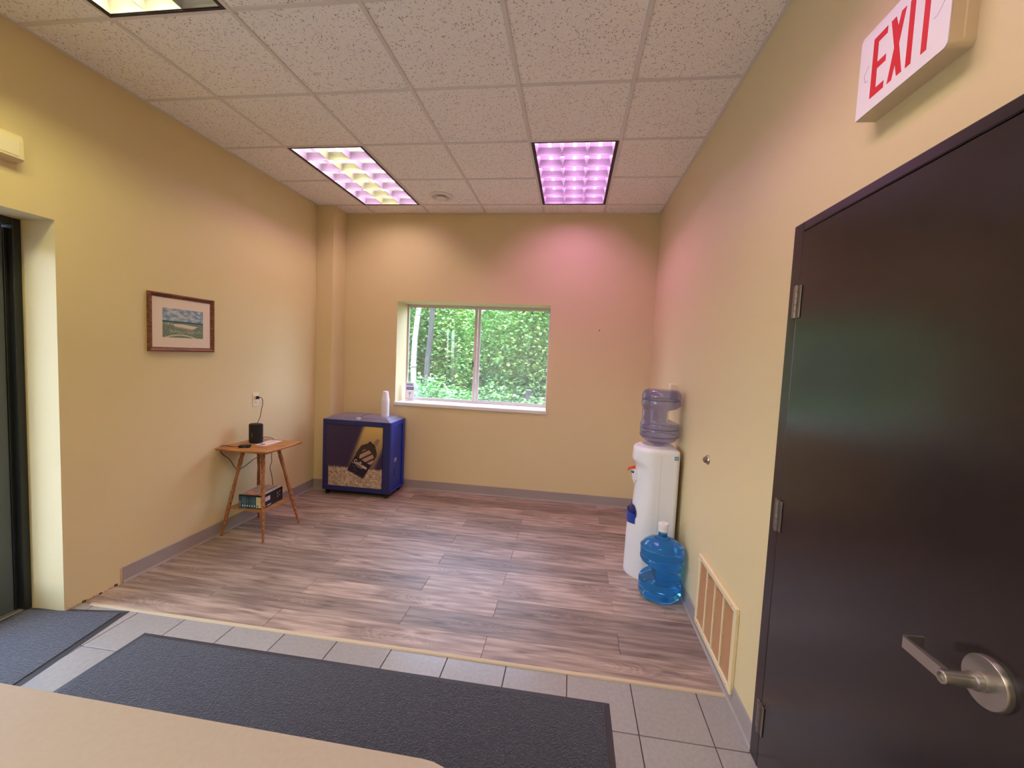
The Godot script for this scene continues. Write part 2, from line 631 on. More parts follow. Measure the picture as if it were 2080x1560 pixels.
func ceiling() -> void:
	var g := Geo.new()
	g.lohi(Vector3(XL - 0.45, 3.2, ZB - 0.36), Vector3(XR + 0.25, 3.45, ZF + 0.3))
	var c := put("ceiling", g, mat(c8(120, 118, 114), 0.9))
	struct(c, "suspended ceiling of off-white fissured square tiles", "ceiling")
	var tm := []
	for i in 2:
		var im := tile_images(31 + i)
		var m := image_mat(im[0], 0.9, true)
		m.heightmap_enabled = true
		m.heightmap_texture = ImageTexture.create_from_image(im[1])
		m.heightmap_scale = 0.12
		tm.append(m)
	var lit := func(i: int, j: int) -> bool: return (i == 0 or i == 3) and (j in [0, 1, 4, 5, 8, 9])
	var hw := 0.011
	for i in range(-1, 5):
		for j in range(-1, 11):
			if lit.call(i, j):
				continue
			var xa := maxf(i * T, XL)
			var xb := minf((i + 1) * T, XR)
			var za := maxf(j * T, ZB)
			var zb := minf((j + 1) * T, ZF)
			if zb <= za:
				continue
			var q := Geo.new()
			var lo := Vector3(xa + hw * 0.5, HC + 0.004, za + hw * 0.5)
			var hi := Vector3(xb - hw * 0.5, HC + 0.018, zb - hw * 0.5)
			var f := [Vector3(lo.x, lo.y, lo.z), Vector3(hi.x, lo.y, lo.z), Vector3(hi.x, lo.y, hi.z), Vector3(lo.x, lo.y, hi.z)]
			var off := Vector2(rng.randf(), rng.randf())
			q.face(f, Vector3.DOWN, f.map(func(v: Vector3) -> Vector2: return Vector2(v.x, v.z) / T + off))
			var t := f.map(func(v: Vector3) -> Vector3: return Vector3(v.x, hi.y, v.z))
			q.face(t, Vector3.UP)
			for k in 4:
				q.face([f[k], f[(k + 1) % 4], t[(k + 1) % 4], t[k]], (f[k] + f[(k + 1) % 4]) * 0.5 - (lo + hi) * 0.5)
			put("ceiling_tile", q, tm[rng.randi() % 2], c)
	# exposed tees: one per line of the grid, and the wall angles
	for i in range(0, 5):
		g = Geo.new()
		g.lohi(Vector3(i * T - hw, HC - 0.001, ZB), Vector3(i * T + hw, HC + 0.006, ZF), 0.001)
		g.lohi(Vector3(i * T - 0.001, HC + 0.006, ZB), Vector3(i * T + 0.001, HC + 0.035, ZF))
		put("grid_tee", g, M.ceiling_grid, c)
	for j in range(0, 11):
		for i in range(-1, 5):
			if (i == 0 or i == 3) and (j == 1 or j == 5 or j == 9):
				continue
			var xa := maxf(i * T + hw, XL)
			var xb := minf((i + 1) * T - hw, XR)
			g = Geo.new()
			g.lohi(Vector3(xa, HC - 0.0006, j * T - hw), Vector3(xb, HC + 0.0055, j * T + hw), 0.0008)
			put("cross_tee", g, M.ceiling_grid, c)
	for e in [[Vector3(XL, HC - 0.001, 0.0), Vector3(XL + 0.018, HC + 0.005, ZF)], [Vector3(XR - 0.018, HC - 0.001, ZB), Vector3(XR, HC + 0.005, ZF)], [Vector3(-0.33, HC - 0.001, ZB), Vector3(XR, HC + 0.005, ZB + 0.018)], [Vector3(XL, HC - 0.001, 0.0), Vector3(-0.312, HC + 0.005, 0.018)]]:
		g = Geo.new()
		g.lohi(e[0], e[1], 0.0008)
		put("wall_angle", g, M.ceiling_grid, c)

# ---------------------------------------------------------------- recessed louvre lights
func lights() -> void:
	light_unit(Vector3(3 * T, HC, 0), [PINK, PINK, PINK], "recessed ceiling light glowing pink, nearest the right wall and window", 0.56)
	light_unit(Vector3(0, HC, 0), [VIOLET, YELLOW, VIOLET], "recessed ceiling light glowing violet with a yellow middle row", 0.54)
	light_unit(Vector3(0, HC, 4 * T), [YELLOW, YELLOW, Color.BLACK], "yellow glowing recessed ceiling light cut off at the top left", 1.15)
	light_unit(Vector3(3 * T, HC, 4 * T), [WARM, WARM, PINK], "recessed ceiling light just above the view, over the dark mat", 0.66)
	light_unit(Vector3(0, HC, 8 * T), [WARM, WARM, WARM], "recessed warm white ceiling light behind the viewer, towards the entrance wall", 1.2)
	light_unit(Vector3(3 * T, HC, 8 * T), [WARM, WARM, WARM], "recessed warm white ceiling light behind the viewer, towards the door wall", 1.2)

func light_unit(at: Vector3, tubes: Array, label: String, power := 1.0) -> void:
	var o := thing("ceiling_light", label, "light", at, "recessed louvre ceiling lights")
	var W := T
	var L := 2 * T
	var white := mat(c8(232, 230, 228), 0.5)
	var alu := mat(c8(184, 182, 184), 0.4, 0.25)
	var dark := mat(c8(46, 32, 42), 0.5)
	# housing: an open white pan above the ceiling
	var g := Geo.new()
	var hy := 0.11
	g.lohi(Vector3(0.012, hy, 0.012), Vector3(W - 0.012, hy + 0.01, L - 0.012))
	g.lohi(Vector3(0.012, 0.004, 0.012), Vector3(0.02, hy, L - 0.012))
	g.lohi(Vector3(W - 0.02, 0.004, 0.012), Vector3(W - 0.012, hy, L - 0.012))
	g.lohi(Vector3(0.02, 0.004, 0.012), Vector3(W - 0.02, hy, 0.02))
	g.lohi(Vector3(0.02, 0.004, L - 0.02), Vector3(W - 0.02, hy, L - 0.012))
	put("housing", g, white, o)
	# dark reveal frame
	g = Geo.new()
	for e in [[Vector3(0.008, -0.002, 0.008), Vector3(0.026, 0.03, L - 0.008)], [Vector3(W - 0.026, -0.002, 0.008), Vector3(W - 0.008, 0.03, L - 0.008)], [Vector3(0.026, -0.002, 0.008), Vector3(W - 0.026, 0.03, 0.02)], [Vector3(0.026, -0.002, L - 0.02), Vector3(W - 0.026, 0.03, L - 0.008)]]:
		g.lohi(e[0], e[1])
	put("frame", g, dark, o)
	# louvre: curved blades, thin below and wide above
	var x0 := 0.03
	var x1 := W - 0.03
	var z0 := 0.024
	var z1 := L - 0.024
	var cw := (x1 - x0) / 3.0
	var cl := (z1 - z0) / 6.0
	var hb := 0.048
	var prof := func(bottom: float, top: float) -> PackedVector2Array:
		var a := PackedVector2Array()
		for k in 6:
			var t := k / 5.0
			a.append(Vector2(lerpf(bottom, top, t * t) * 0.5, t * hb))
		var b := a.duplicate()
		b.reverse()
		for v in b:
			a.append(Vector2(-v.x, v.y))
		return a
	for i in 4:
		g = Geo.new()
		g.prism(prof.call(0.003, 0.030), z1 - z0, Transform3D(Basis.IDENTITY, Vector3(x0 + i * cw, 0.001, z0)))
		put("divider", g, alu, o)
	var bm: ArrayMesh = null
	for j in 7:
		for i in 3:
			if bm == null:
				g = Geo.new()
				g.prism(prof.call(0.003, 0.064), cw - 0.003, Transform3D(Basis(Vector3(0, 0, -1), Vector3(0, 1, 0), Vector3(1, 0, 0)), Vector3.ZERO))
				bm = g.done()
			var b := put("blade", bm, alu, o)
			b.position = Vector3(x0 + i * cw + 0.0015, 0.0015, z0 + j * cl)
	for i in 3:
		var xc := x0 + (i + 0.5) * cw
		g = Geo.new()
		g.cone(Vector3(xc, 0.080, 0.03), Vector3(xc, 0.080, L - 0.03), 0.0127, 0.0127, 12)
		var tc: Color = tubes[i]
		var tm := mat(Color(0.9, 0.9, 0.9), 0.3)
		tm.emission_enabled = tc != Color.BLACK
		tm.emission = Color(tc.r, tc.g, tc.b).linear_to_srgb()
		tm.emission_energy_multiplier = 1.6
		put("tube_lamp", g, tm, o)
		if tc == Color.BLACK:
			continue
		var a := AreaLight3D.new()
		a.name = "tube_light"
		a.area_size = Vector2(0.026, L - 0.08)
		a.light_color = Color(tc.r, tc.g, tc.b).linear_to_srgb()
		a.light_energy = TUBE * power
		a.area_range = 30.0
		a.area_attenuation = 2.0
		a.shadow_enabled = true
		a.position = Vector3(xc, 0.0655, L * 0.5)
		a.rotation.x = -PI / 2
		o.add_child(a, true)

# ---------------------------------------------------------------- window
func window() -> void:
	var o := Node3D.new()
	o.name = "window_1"
	add_child(o)
	struct(o, "two-pane sliding window looking out on green woods", "window")
	var fm := mat(c8(216, 204, 196), 0.45)
	var za := -0.60
	var zb := -0.555
	var g := Geo.new()
	g.lohi(Vector3(0.28, 2.046, za), Vector3(1.95, 2.07, zb), 0.002)
	g.lohi(Vector3(0.28, 0.96, za), Vector3(1.95, 0.985, zb), 0.002)
	g.lohi(Vector3(0.28, 0.985, za), Vector3(0.291, 2.046, zb), 0.002)
	g.lohi(Vector3(1.932, 0.985, za), Vector3(1.95, 2.046, zb), 0.002)
	put("window_frame", g, fm, o)
	# sashes: the left one slides in front
	for s in [[0.291, 1.112, -0.572, -0.557], [1.112, 1.932, -0.592, -0.577]]:
		g = Geo.new()
		var a: float = s[0]
		var b: float = s[1]
		var e := 0.034 if s[0] < 1.0 else 0.034
		var left := 0.010 if s[0] < 1.0 else e
		var right := e if s[0] < 1.0 else 0.010
		g.lohi(Vector3(a, 0.985, s[2]), Vector3(a + left, 2.046, s[3]), 0.002)
		g.lohi(Vector3(b - right, 0.985, s[2]), Vector3(b, 2.046, s[3]), 0.002)
		g.lohi(Vector3(a + left, 0.985, s[2]), Vector3(b - right, 0.997, s[3]), 0.002)
		g.lohi(Vector3(a + left, 2.036, s[2]), Vector3(b - right, 2.046, s[3]), 0.002)
		var sash := put("sash", g, fm, o)
		g = Geo.new()
		g.lohi(Vector3(a + left, 0.997, (s[2] + s[3]) * 0.5 - 0.002), Vector3(b - right, 2.036, (s[2] + s[3]) * 0.5 + 0.002))
		put("pane", g, M.glass, sash)
	g = Geo.new()
	g.lohi(Vector3(1.073, 1.38, -0.557), Vector3(1.083, 1.44, -0.545), 0.003)
	put("latch", g, M.black_plastic, o)
	# insect screen outside the right pane
	var sm := mat(Color(0.50, 0.53, 0.50, 0.26), 0.9)
	sm.transparency = BaseMaterial3D.TRANSPARENCY_ALPHA
	g = Geo.new()
	g.face([Vector3(1.14, 0.99, -0.603), Vector3(1.94, 0.99, -0.603), Vector3(1.94, 2.05, -0.603), Vector3(1.14, 2.05, -0.603)], Vector3(0, 0, 1))
	var sc := put("insect_screen", g, sm, o)
	sc.set_meta("label", "grey insect screen over the right pane")
	# sill
	g = Geo.new()
	g.lohi(Vector3(0.283, 0.93, -0.556), Vector3(1.947, 0.963, ZB))
	g.lohi(Vector3(0.272, 0.927, ZB + 0.0005), Vector3(1.96, 0.963, ZB + 0.016), 0.004)
	var sill := put("window_sill", g, M.trim_white, o)
	sill.set_meta("label", "white window sill")

	# folded card standing on the sill
	var img := Image.create(64, 128, false, Image.FORMAT_RGB8)
	img.fill(c8(240, 238, 244))
	img.fill_rect(Rect2i(4, 4, 50, 18), c8(176, 178, 218))
	for i in 9:
		img.fill_rect(Rect2i(7 + i * 5, 8 + i % 2 * 3, 3, 8), c8(120, 122, 180))
	img.fill_rect(Rect2i(4, 30, 58, 20), c8(92, 96, 158))
	for i in 8:
		img.fill_rect(Rect2i(9 + i * 6, 36, 4, 6), c8(190, 192, 224))
	for i in 260:
		var a := i * 0.7
		var r := sqrt(i / 260.0) * 11.0
		img.set_pixel(clampi(int(34 + cos(a) * r), 0, 63), clampi(int(74 + sin(a) * r * 0.8), 0, 127), c8(38, 36, 36))
	img.fill_rect(Rect2i(30, 80, 3, 24), c8(80, 76, 74))
	for i in 7:
		img.fill_rect(Rect2i(12 + i * 6, 108 + (i * 5) % 12, 5, 4), c8(110, 92, 100))
	var card := thing("brochure_card", "small white card with a blue band on the window sill", "card", Vector3(0.375, 0.963, -0.45))
	card.rotation.y = 0.12
	var cm := image_mat(img, 0.5)
	g = Geo.new()
	var p0 := Vector3(-0.04, 0.0, 0.035)
	var p1 := Vector3(0.05, 0.0, 0.035)
	var t0 := Vector3(-0.048, 0.205, -0.004)
	var t1 := Vector3(0.046, 0.205, -0.004)
	g.face([t0, t1, p1, p0], Vector3(0, 0.2, 1), [Vector2(0, 0), Vector2(1, 0), Vector2(1, 1), Vector2(0, 1)])
	put("printed_front", g, cm, card)
	g = Geo.new()
	var bk := Vector3(0, 0, -0.0012)
	g.face([t0 + bk, t1 + bk, p1 + bk, p0 + bk], Vector3(0, -0.2, -1))
	g.face([t0 + bk, t1 + bk, Vector3(0.046, 0, -0.05), Vector3(-0.044, 0, -0.05)], Vector3(0, 0.2, -1))
	put("back_flap", g, mat(c8(236, 234, 238), 0.5), card)

# ---------------------------------------------------------------- dark door on the right
func right_door() -> void:
	var d := Node3D.new()
	d.name = "door_1"
	add_child(d)
	struct(d, "glossy black flush door with a lever handle", "door")
	var za := 2.506
	var zl := 2.574
	var zr := 3.489
	var g := Geo.new()
	var xf := XR - 0.012
	g.lohi(Vector3(xf, 0, za), Vector3(XR + 0.10, 2.05, zl - 0.003), 0.003)
	g.lohi(Vector3(xf, 0, zr + 0.003), Vector3(XR + 0.10, 2.05, zr + 0.068), 0.003)
	g.lohi(Vector3(xf, 2.018, zl - 0.003), Vector3(XR + 0.10, 2.05, zr + 0.003), 0.003)
	put("door_frame", g, M.door_frame, d)
	g = Geo.new()
	g.lohi(Vector3(xf - 0.001, 0.008, zl), Vector3(xf + 0.044, 2.014, zr), 0.002)
	put("door_leaf", g, M.black_door, d)
	for y in [1.768, 0.99, 0.20]:
		var hn := Node3D.new()
		hn.name = "hinge"
		d.add_child(hn, true)
		hn.position = Vector3(xf - 0.006, y, zl - 0.0015)
		for k in 5:
			g = Geo.new()
			g.cone(Vector3(0, -0.057 + k * 0.0232, 0), Vector3(0, -0.057 + k * 0.0232 + 0.0218, 0), 0.0075, 0.0075, 12)
			put("knuckle", g, M.hinge, hn)
		g = Geo.new()
		g.lohi(Vector3(0.001, -0.057, -0.028), Vector3(0.0055, 0.057, -0.004), 0.001)
		put("frame_plate", g, M.hinge, hn)
		g = Geo.new()
		g.lohi(Vector3(0.001, -0.057, 0.004), Vector3(0.0045, 0.057, 0.026), 0.001)
		put("door_plate", g, M.hinge, hn)
	# lever handle; local +x is out of the door
	var h := Node3D.new()
	h.name = "lever_handle"
	d.add_child(h)
	h.set_meta("label", "brushed steel lever handle on a round rose")
	h.transform = Transform3D(Basis(Vector3(-1, 0, 0), Vector3(0, 1, 0), Vector3(0, 0, -1)), Vector3(xf - 0.001, 0.978, 3.379))
	var ax := Transform3D(Basis(Vector3(0, 1, 0), Vector3(1, 0, 0), Vector3(0, 0, -1)), Vector3.ZERO)
	g = Geo.new()
	g.lathe([Vector2(0.046, 0), Vector2(0.046, 0.008), Vector2(0.044, 0.011), Vector2(0.001, 0.0125)], ax, 40)
	put("rose", g, M.steel, h)
	g = Geo.new()
	g.lathe([Vector2(0.0165, 0.011), Vector2(0.0165, 0.016), Vector2(0.0145, 0.017), Vector2(0.0145, 0.022), Vector2(0.0165, 0.023), Vector2(0.0165, 0.029), Vector2(0.0128, 0.03), Vector2(0.0128, 0.078), Vector2(0.011, 0.08), Vector2(0.008, 0.08), Vector2(0.0075, 0.074), Vector2(0.0005, 0.074)], ax, 24)
	put("spindle", g, M.steel, h)
	# flat lever bending back to the door at its end (local +z runs towards the hinges)
	g = Geo.new()
	var out := []
	for v in [[0.062, 0.008], [0.074, 0.008], [0.0745, 0.10], [0.070, 0.106], [0.030, 0.109], [0.030, 0.104], [0.064, 0.101], [0.0685, 0.096]]:
		out.append(Vector2(v[0], v[1]))
	g.prism(PackedVector2Array(out), 0.0235, Transform3D(Basis(Vector3(1, 0, 0), Vector3(0, 0, 1), Vector3(0, -1, 0)), Vector3(0, 0.0118, 0)))
	put("lever", g, M.steel, h)

# ---------------------------------------------------------------- entrance door in the left recess
func left_door() -> void:
	var d := Node3D.new()
	d.name = "door_2"
	add_child(d)
	struct(d, "dark metal entrance door frame in the left wall recess", "door")
	var g := Geo.new()
	g.lohi(Vector3(-0.86, 0, 2.31), Vector3(-0.728, 2.13, 2.345), 0.003)
	g.lohi(Vector3(-0.82, 0, 2.345), Vector3(-0.765, 2.08, 2.36), 0.002)
	g.lohi(Vector3(-0.86, 0, 3.215), Vector3(-0.728, 2.13, 3.25), 0.003)
	g.lohi(Vector3(-0.86, 2.095, 2.345), Vector3(-0.728, 2.13, 3.215), 0.003)
	put("door_frame", g, M.bronze, d)
	g = Geo.new()
	var leafm := mat(c8(86, 92, 94), 0.42, 0.2)
	g.lohi(Vector3(-0.812, 0.012, 2.362), Vector3(-0.768, 2.09, 2.425), 0.003)
	g.lohi(Vector3(-0.812, 0.012, 3.15), Vector3(-0.768, 2.09, 3.21), 0.003)
	g.lohi(Vector3(-0.812, 0.012, 2.425), Vector3(-0.768, 0.16, 3.15), 0.003)
	g.lohi(Vector3(-0.812, 1.99, 2.425), Vector3(-0.768, 2.09, 3.15), 0.003)
	var leaf := put("door_leaf", g, leafm, d)
	g = Geo.new()
	g.lohi(Vector3(-0.793, 0.16, 2.425), Vector3(-0.787, 1.99, 3.15))
	put("pane", g, M.glass, leaf)
	g = Geo.new()
	g.lohi(Vector3(-0.87, -0.006, 2.31), Vector3(-0.735, 0.008, 3.25), 0.003)
	put("threshold", g, mat(c8(150, 146, 140), 0.4, 0.6), d)

	# shop window beside the entrance, on the viewer's side
	d = Node3D.new()
	d.name = "window_2"
	add_child(d)
	struct(d, "dark framed shop window beside the entrance door", "window")
	g = Geo.new()
	for z in [3.7, 4.78, 5.86]:
		g.lohi(Vector3(-0.80, 0.75, z), Vector3(-0.74, 2.13, z + 0.04), 0.002)
	g.lohi(Vector3(-0.80, 0.75, 3.74), Vector3(-0.74, 0.79, 5.86), 0.002)
	g.lohi(Vector3(-0.80, 2.09, 3.74), Vector3(-0.74, 2.13, 5.86), 0.002)
	put("window_frame", g, M.bronze, d)
	for z in [3.74, 4.82]:
		g = Geo.new()
		g.lohi(Vector3(-0.773, 0.79, z), Vector3(-0.767, 2.09, z + 1.04))
		put("pane", g, M.glass, d)

# ---------------------------------------------------------------- counter in front of the viewer
func counter() -> void:
	var o := thing("counter", "tan laminate counter with a rounded corner in the foreground", "counter", Vector3(0, 0, 0))
	var m := mat(c8(158, 144, 134), 0.5)
	m.albedo_texture = noise_tex(0.12, 256, 0.0, ramp([[0.0, c8(248, 246, 244)], [1.0, c8(255, 255, 255)]]))
	m.uv1_triplanar = true
	m.uv1_world_triplanar = true
	m.uv1_scale = Vector3.ONE * 3.0
	var poly := PackedVector2Array()
	var r := 0.07
	poly.append(Vector2(-0.1, 4.38))
	poly.append(Vector2(-0.1, 3.775))
	for k in 9:
		var a := -PI / 2 + (PI / 2) * k / 8.0
		poly.append(Vector2(2.115 - r + r * cos(a), 3.775 + r + r * sin(a)))
	poly.append(Vector2(2.115, 4.38))
	var g := Geo.new()
	g.prism(poly, 0.038, Transform3D(Basis(Vector3(1, 0, 0), Vector3(0, 0, 1), Vector3(0, -1, 0)), Vector3(0, 1.05, 0)))
	put("countertop", g, m, o)
	g = Geo.new()
	g.lohi(Vector3(-0.06, 0.0, 3.86), Vector3(2.03, 1.012, 3.98), 0.003)
	put("front_panel", g, mat(c8(150, 124, 104), 0.5), o)

# ---------------------------------------------------------------- mats
func mats() -> void:
	# looped pile: a speckle of light and dark tufts, with a matching relief
	var pr := RandomNumberGenerator.new()
	pr.seed = 23
	var ps := 640
	var pim := Image.create(ps, ps, false, Image.FORMAT_RGB8)
	var phm := Image.create(ps, ps, false, Image.FORMAT_RGB8)
	for y in range(0, ps, 2):
		for x in range(0, ps, 2):
			var v := clampf(0.5 + pr.randfn() * 0.24, 0.0, 1.0)
			pim.fill_rect(Rect2i(x, y, 2, 2), c8(33, 31, 38).lerp(c8(52, 50, 58), v))
			phm.fill_rect(Rect2i(x, y, 2, 2), Color(v, v, v))
	for k in 5200:
		var q := Vector2i(pr.randi_range(0, ps - 8), pr.randi_range(0, ps - 6))
		var dk := pr.randf() < 0.5
		pim.fill_rect(Rect2i(q.x, q.y, pr.randi_range(3, 7), pr.randi_range(2, 4)), c8(31, 29, 36) if dk else c8(55, 53, 62))
	var pile := mat(Color.WHITE, 0.95)
	pile.albedo_texture = ImageTexture.create_from_image(pim)
	pile.uv1_triplanar = true
	pile.uv1_world_triplanar = true
	pile.uv1_scale = Vector3.ONE * 0.8
	pile.heightmap_enabled = true
	pile.heightmap_texture = ImageTexture.create_from_image(phm)
	pile.heightmap_scale = 0.25
	pile.rim_enabled = true
	pile.rim = 0.7
	pile.rim_tint = 0.1
	var rubber := mat(c8(56, 54, 58), 0.6)
	for e in [[Vector3(1.2535, 0, 2.93), Vector2(2.38, 1.118), 0.0, "large charcoal carpet mat lying on the tiles before the counter"], [Vector3(-0.405, 0, 2.70), Vector2(0.575, 0.86), 9.0, "small charcoal carpet mat on the floor by the left door"]]:
		var o := thing("floor_mat", e[3], "mat", e[0], "entrance mats")
		o.rotation.y = deg_to_rad(e[2])
		var s: Vector2 = e[1]
		var g := Geo.new()
		# rubber rim sloping down to the floor
		var inn := 0.028
		var a := [Vector3(-s.x / 2, 0.0005, -s.y / 2), Vector3(s.x / 2, 0.0005, -s.y / 2), Vector3(s.x / 2, 0.0005, s.y / 2), Vector3(-s.x / 2, 0.0005, s.y / 2)]
		var b := [Vector3(-s.x / 2 + inn, 0.005, -s.y / 2 + inn), Vector3(s.x / 2 - inn, 0.005, -s.y / 2 + inn), Vector3(s.x / 2 - inn, 0.005, s.y / 2 - inn), Vector3(-s.x / 2 + inn, 0.005, s.y / 2 - inn)]
		for k in 4:
			g.face([a[k], a[(k + 1) % 4], b[(k + 1) % 4], b[k]], Vector3.UP)
		g.face(a, Vector3.DOWN)
		put("rubber_border", g, rubber, o)
		g = Geo.new()
		g.lohi(Vector3(-s.x / 2 + inn, 0.002, -s.y / 2 + inn), Vector3(s.x / 2 - inn, 0.009, s.y / 2 - inn), 0.002)
		put("carpet", g, pile, o)

# ---------------------------------------------------------------- printed pictures
func in_poly(p: Vector2, poly: PackedVector2Array) -> bool:
	return Geometry2D.is_point_in_polygon(p, poly)

func seg_dist(p: Vector2, a: Vector2, b: Vector2) -> float:
	return p.distance_to(Geometry2D.get_closest_point_to_segment(p, a, b))

func panel_image() -> Image:
	# flat advertising print: bottle leaning in crushed ice. Points measured on the print, 900 x 975 units.
	var w := 360
	var h := 390
	var img := Image.create(w, h, false, Image.FORMAT_RGB8)
	var nz := FastNoiseLite.new()
	nz.seed = 5
	nz.frequency = 0.035
	nz.fractal_octaves = 3
	var cel := FastNoiseLite.new()
	cel.seed = 9
	cel.noise_type = FastNoiseLite.TYPE_CELLULAR
	cel.frequency = 0.055
	cel.cellular_return_type = FastNoiseLite.RETURN_DISTANCE2_SUB
	cel.frequency = 0.032
	var lum := FastNoiseLite.new()
	lum.seed = 9
	lum.noise_type = FastNoiseLite.TYPE_CELLULAR
	lum.frequency = 0.032
	lum.cellular_return_type = FastNoiseLite.RETURN_CELL_VALUE
	var P := func(list: Array) -> PackedVector2Array:
		var a := PackedVector2Array()
		for v in list:
			var u: float = (v[0] - 165.0)
			a.append(Vector2(u, v[1] - 240.0 - 65.0 * u / 900.0))
		return a
	var body: PackedVector2Array = P.call([[640, 748], [655, 700], [692, 640], [735, 580], [800, 560], [845, 545], [850, 525], [885, 520], [900, 545], [950, 580], [960, 640], [975, 700], [975, 755], [930, 830], [890, 905]])
	var cap: PackedVector2Array = P.call([[925, 545], [985, 478], [1022, 503], [975, 595]])
	var label: PackedVector2Array = P.call([[640, 745], [890, 905], [765, 1120], [690, 1100], [500, 1000]])
	var hand: PackedVector2Array = P.call([[760, 655], [800, 640], [860, 660], [905, 710], [940, 790], [925, 850], [880, 890], [790, 850], [700, 790], [715, 730]])
	var o := Vector2(452, 566)            # lettering origin; baseline slopes with the label
	var bx := Vector2(0.86, 0.50)
	var by := Vector2(0.50, -0.86)
	var strokes := [
		[[34, 46], [22, 54], [8, 46], [2, 28], [6, 8], [20, 0], [36, 6]],
		[[46, 30], [46, 8], [54, 0], [64, 4], [70, 30], [70, 4], [78, 0]],
		[[84, 4], [92, 52], [88, 58], [86, 8], [94, 0], [100, 4]],
		[[104, 6], [112, 52], [108, 58], [106, 8], [114, 0], [120, 4]],
		[[126, 28], [126, 4], [132, 0], [138, 4]],
		[[164, 26], [152, 30], [144, 16], [150, 2], [162, 6], [166, 28], [164, -16], [152, -24]],
		[[194, 26], [182, 30], [174, 16], [180, 2], [192, 6], [196, 28], [198, 2]],
		[[206, 28], [206, 2], [208, 20], [218, 28], [224, 20], [226, 2]],
	]
	for y in h:
		for x in w:
			var p := Vector2(x * 900.0 / w, y * 975.0 / h)
			var n := nz.get_noise_2d(p.x, p.y)
			var c := Vector3(58, 44, 78) + Vector3(8, 5, 10) * n
			# printed yellow beam from the upper right corner down behind the bottle
			var d := p.x * 0.94 + p.y * 0.34
			var edge := smoothstep(520.0, 610.0, d) * (1.0 - smoothstep(930.0, 990.0, d))
			c = c.lerp(Vector3(214, 180, 108), edge * clampf(1.05 - p.y / 1000.0, 0.3, 1.0))
			# crushed ice: pale lumps with dark clefts
			var icetop := 668.0 + nz.get_noise_2d(p.x * 2.2, 3.0) * 46.0
			if p.x > 52 and p.y > icetop:
				var lump := lum.get_noise_2d(p.x, p.y)
				var cleft := cel.get_noise_2d(p.x, p.y)
				c = Vector3(226, 200, 172) * (0.86 + 0.22 * lump)
				c = c.lerp(Vector3(120, 94, 86), smoothstep(-0.72, -0.98, cleft) * 0.8)
				if n < -0.30:
					c = c.lerp(Vector3(92, 74, 86), 0.45)
			var bottom := 700.0 + (p.x - 335.0) * 0.50 + nz.get_noise_2d(p.x * 3.0, 40.0) * 34.0
			if in_poly(p, body):
				var v := 0.5 + 0.5 * nz.get_noise_2d(p.x * 2.5, p.y * 2.5)
				c = Vector3(46, 36, 32).lerp(Vector3(112, 92, 76), v * v)
				if in_poly(p, hand):
					var s := sin((p.x * 0.5 + p.y * 0.866) * 0.075)
					c = Vector3(196, 162, 140) if s > -0.45 else Vector3(84, 64, 56)
					c *= 0.92 + 0.16 * nz.get_noise_2d(p.x * 4, p.y * 4)
			if in_poly(p, cap):
				c = Vector3(150, 124, 112) if int(p.x * 0.5 + p.y * 0.4) % 18 < 12 else Vector3(112, 90, 84)
			if in_poly(p, label) and p.y < bottom:
				c = Vector3(36, 30, 52)
				var q := p - o
				var l := Vector2(q.dot(bx), q.dot(by))
				for st in strokes:
					for k in st.size() - 1:
						if seg_dist(l, Vector2(st[k][0], st[k][1]), Vector2(st[k + 1][0], st[k + 1][1])) < 5.0:
							c = Vector3(222, 198, 168)
				if absf(l.y + 20.0 - sin(l.x * 0.045) * 9.0) < 4.5 and l.x > -14 and l.x < 140:
					c = Vector3(206, 182, 156)
				if absf(l.y + 58) < 3.0 and l.x > 20 and l.x < 74:
					c = Vector3(150, 130, 130)
				if absf(l.y + 100) < 3.0 and l.x > 60 and l.x < 120:
					c = Vector3(130, 112, 116)
			img.set_pixel(x, y, Color(c.x / 255.0, c.y / 255.0, c.z / 255.0))
	return img

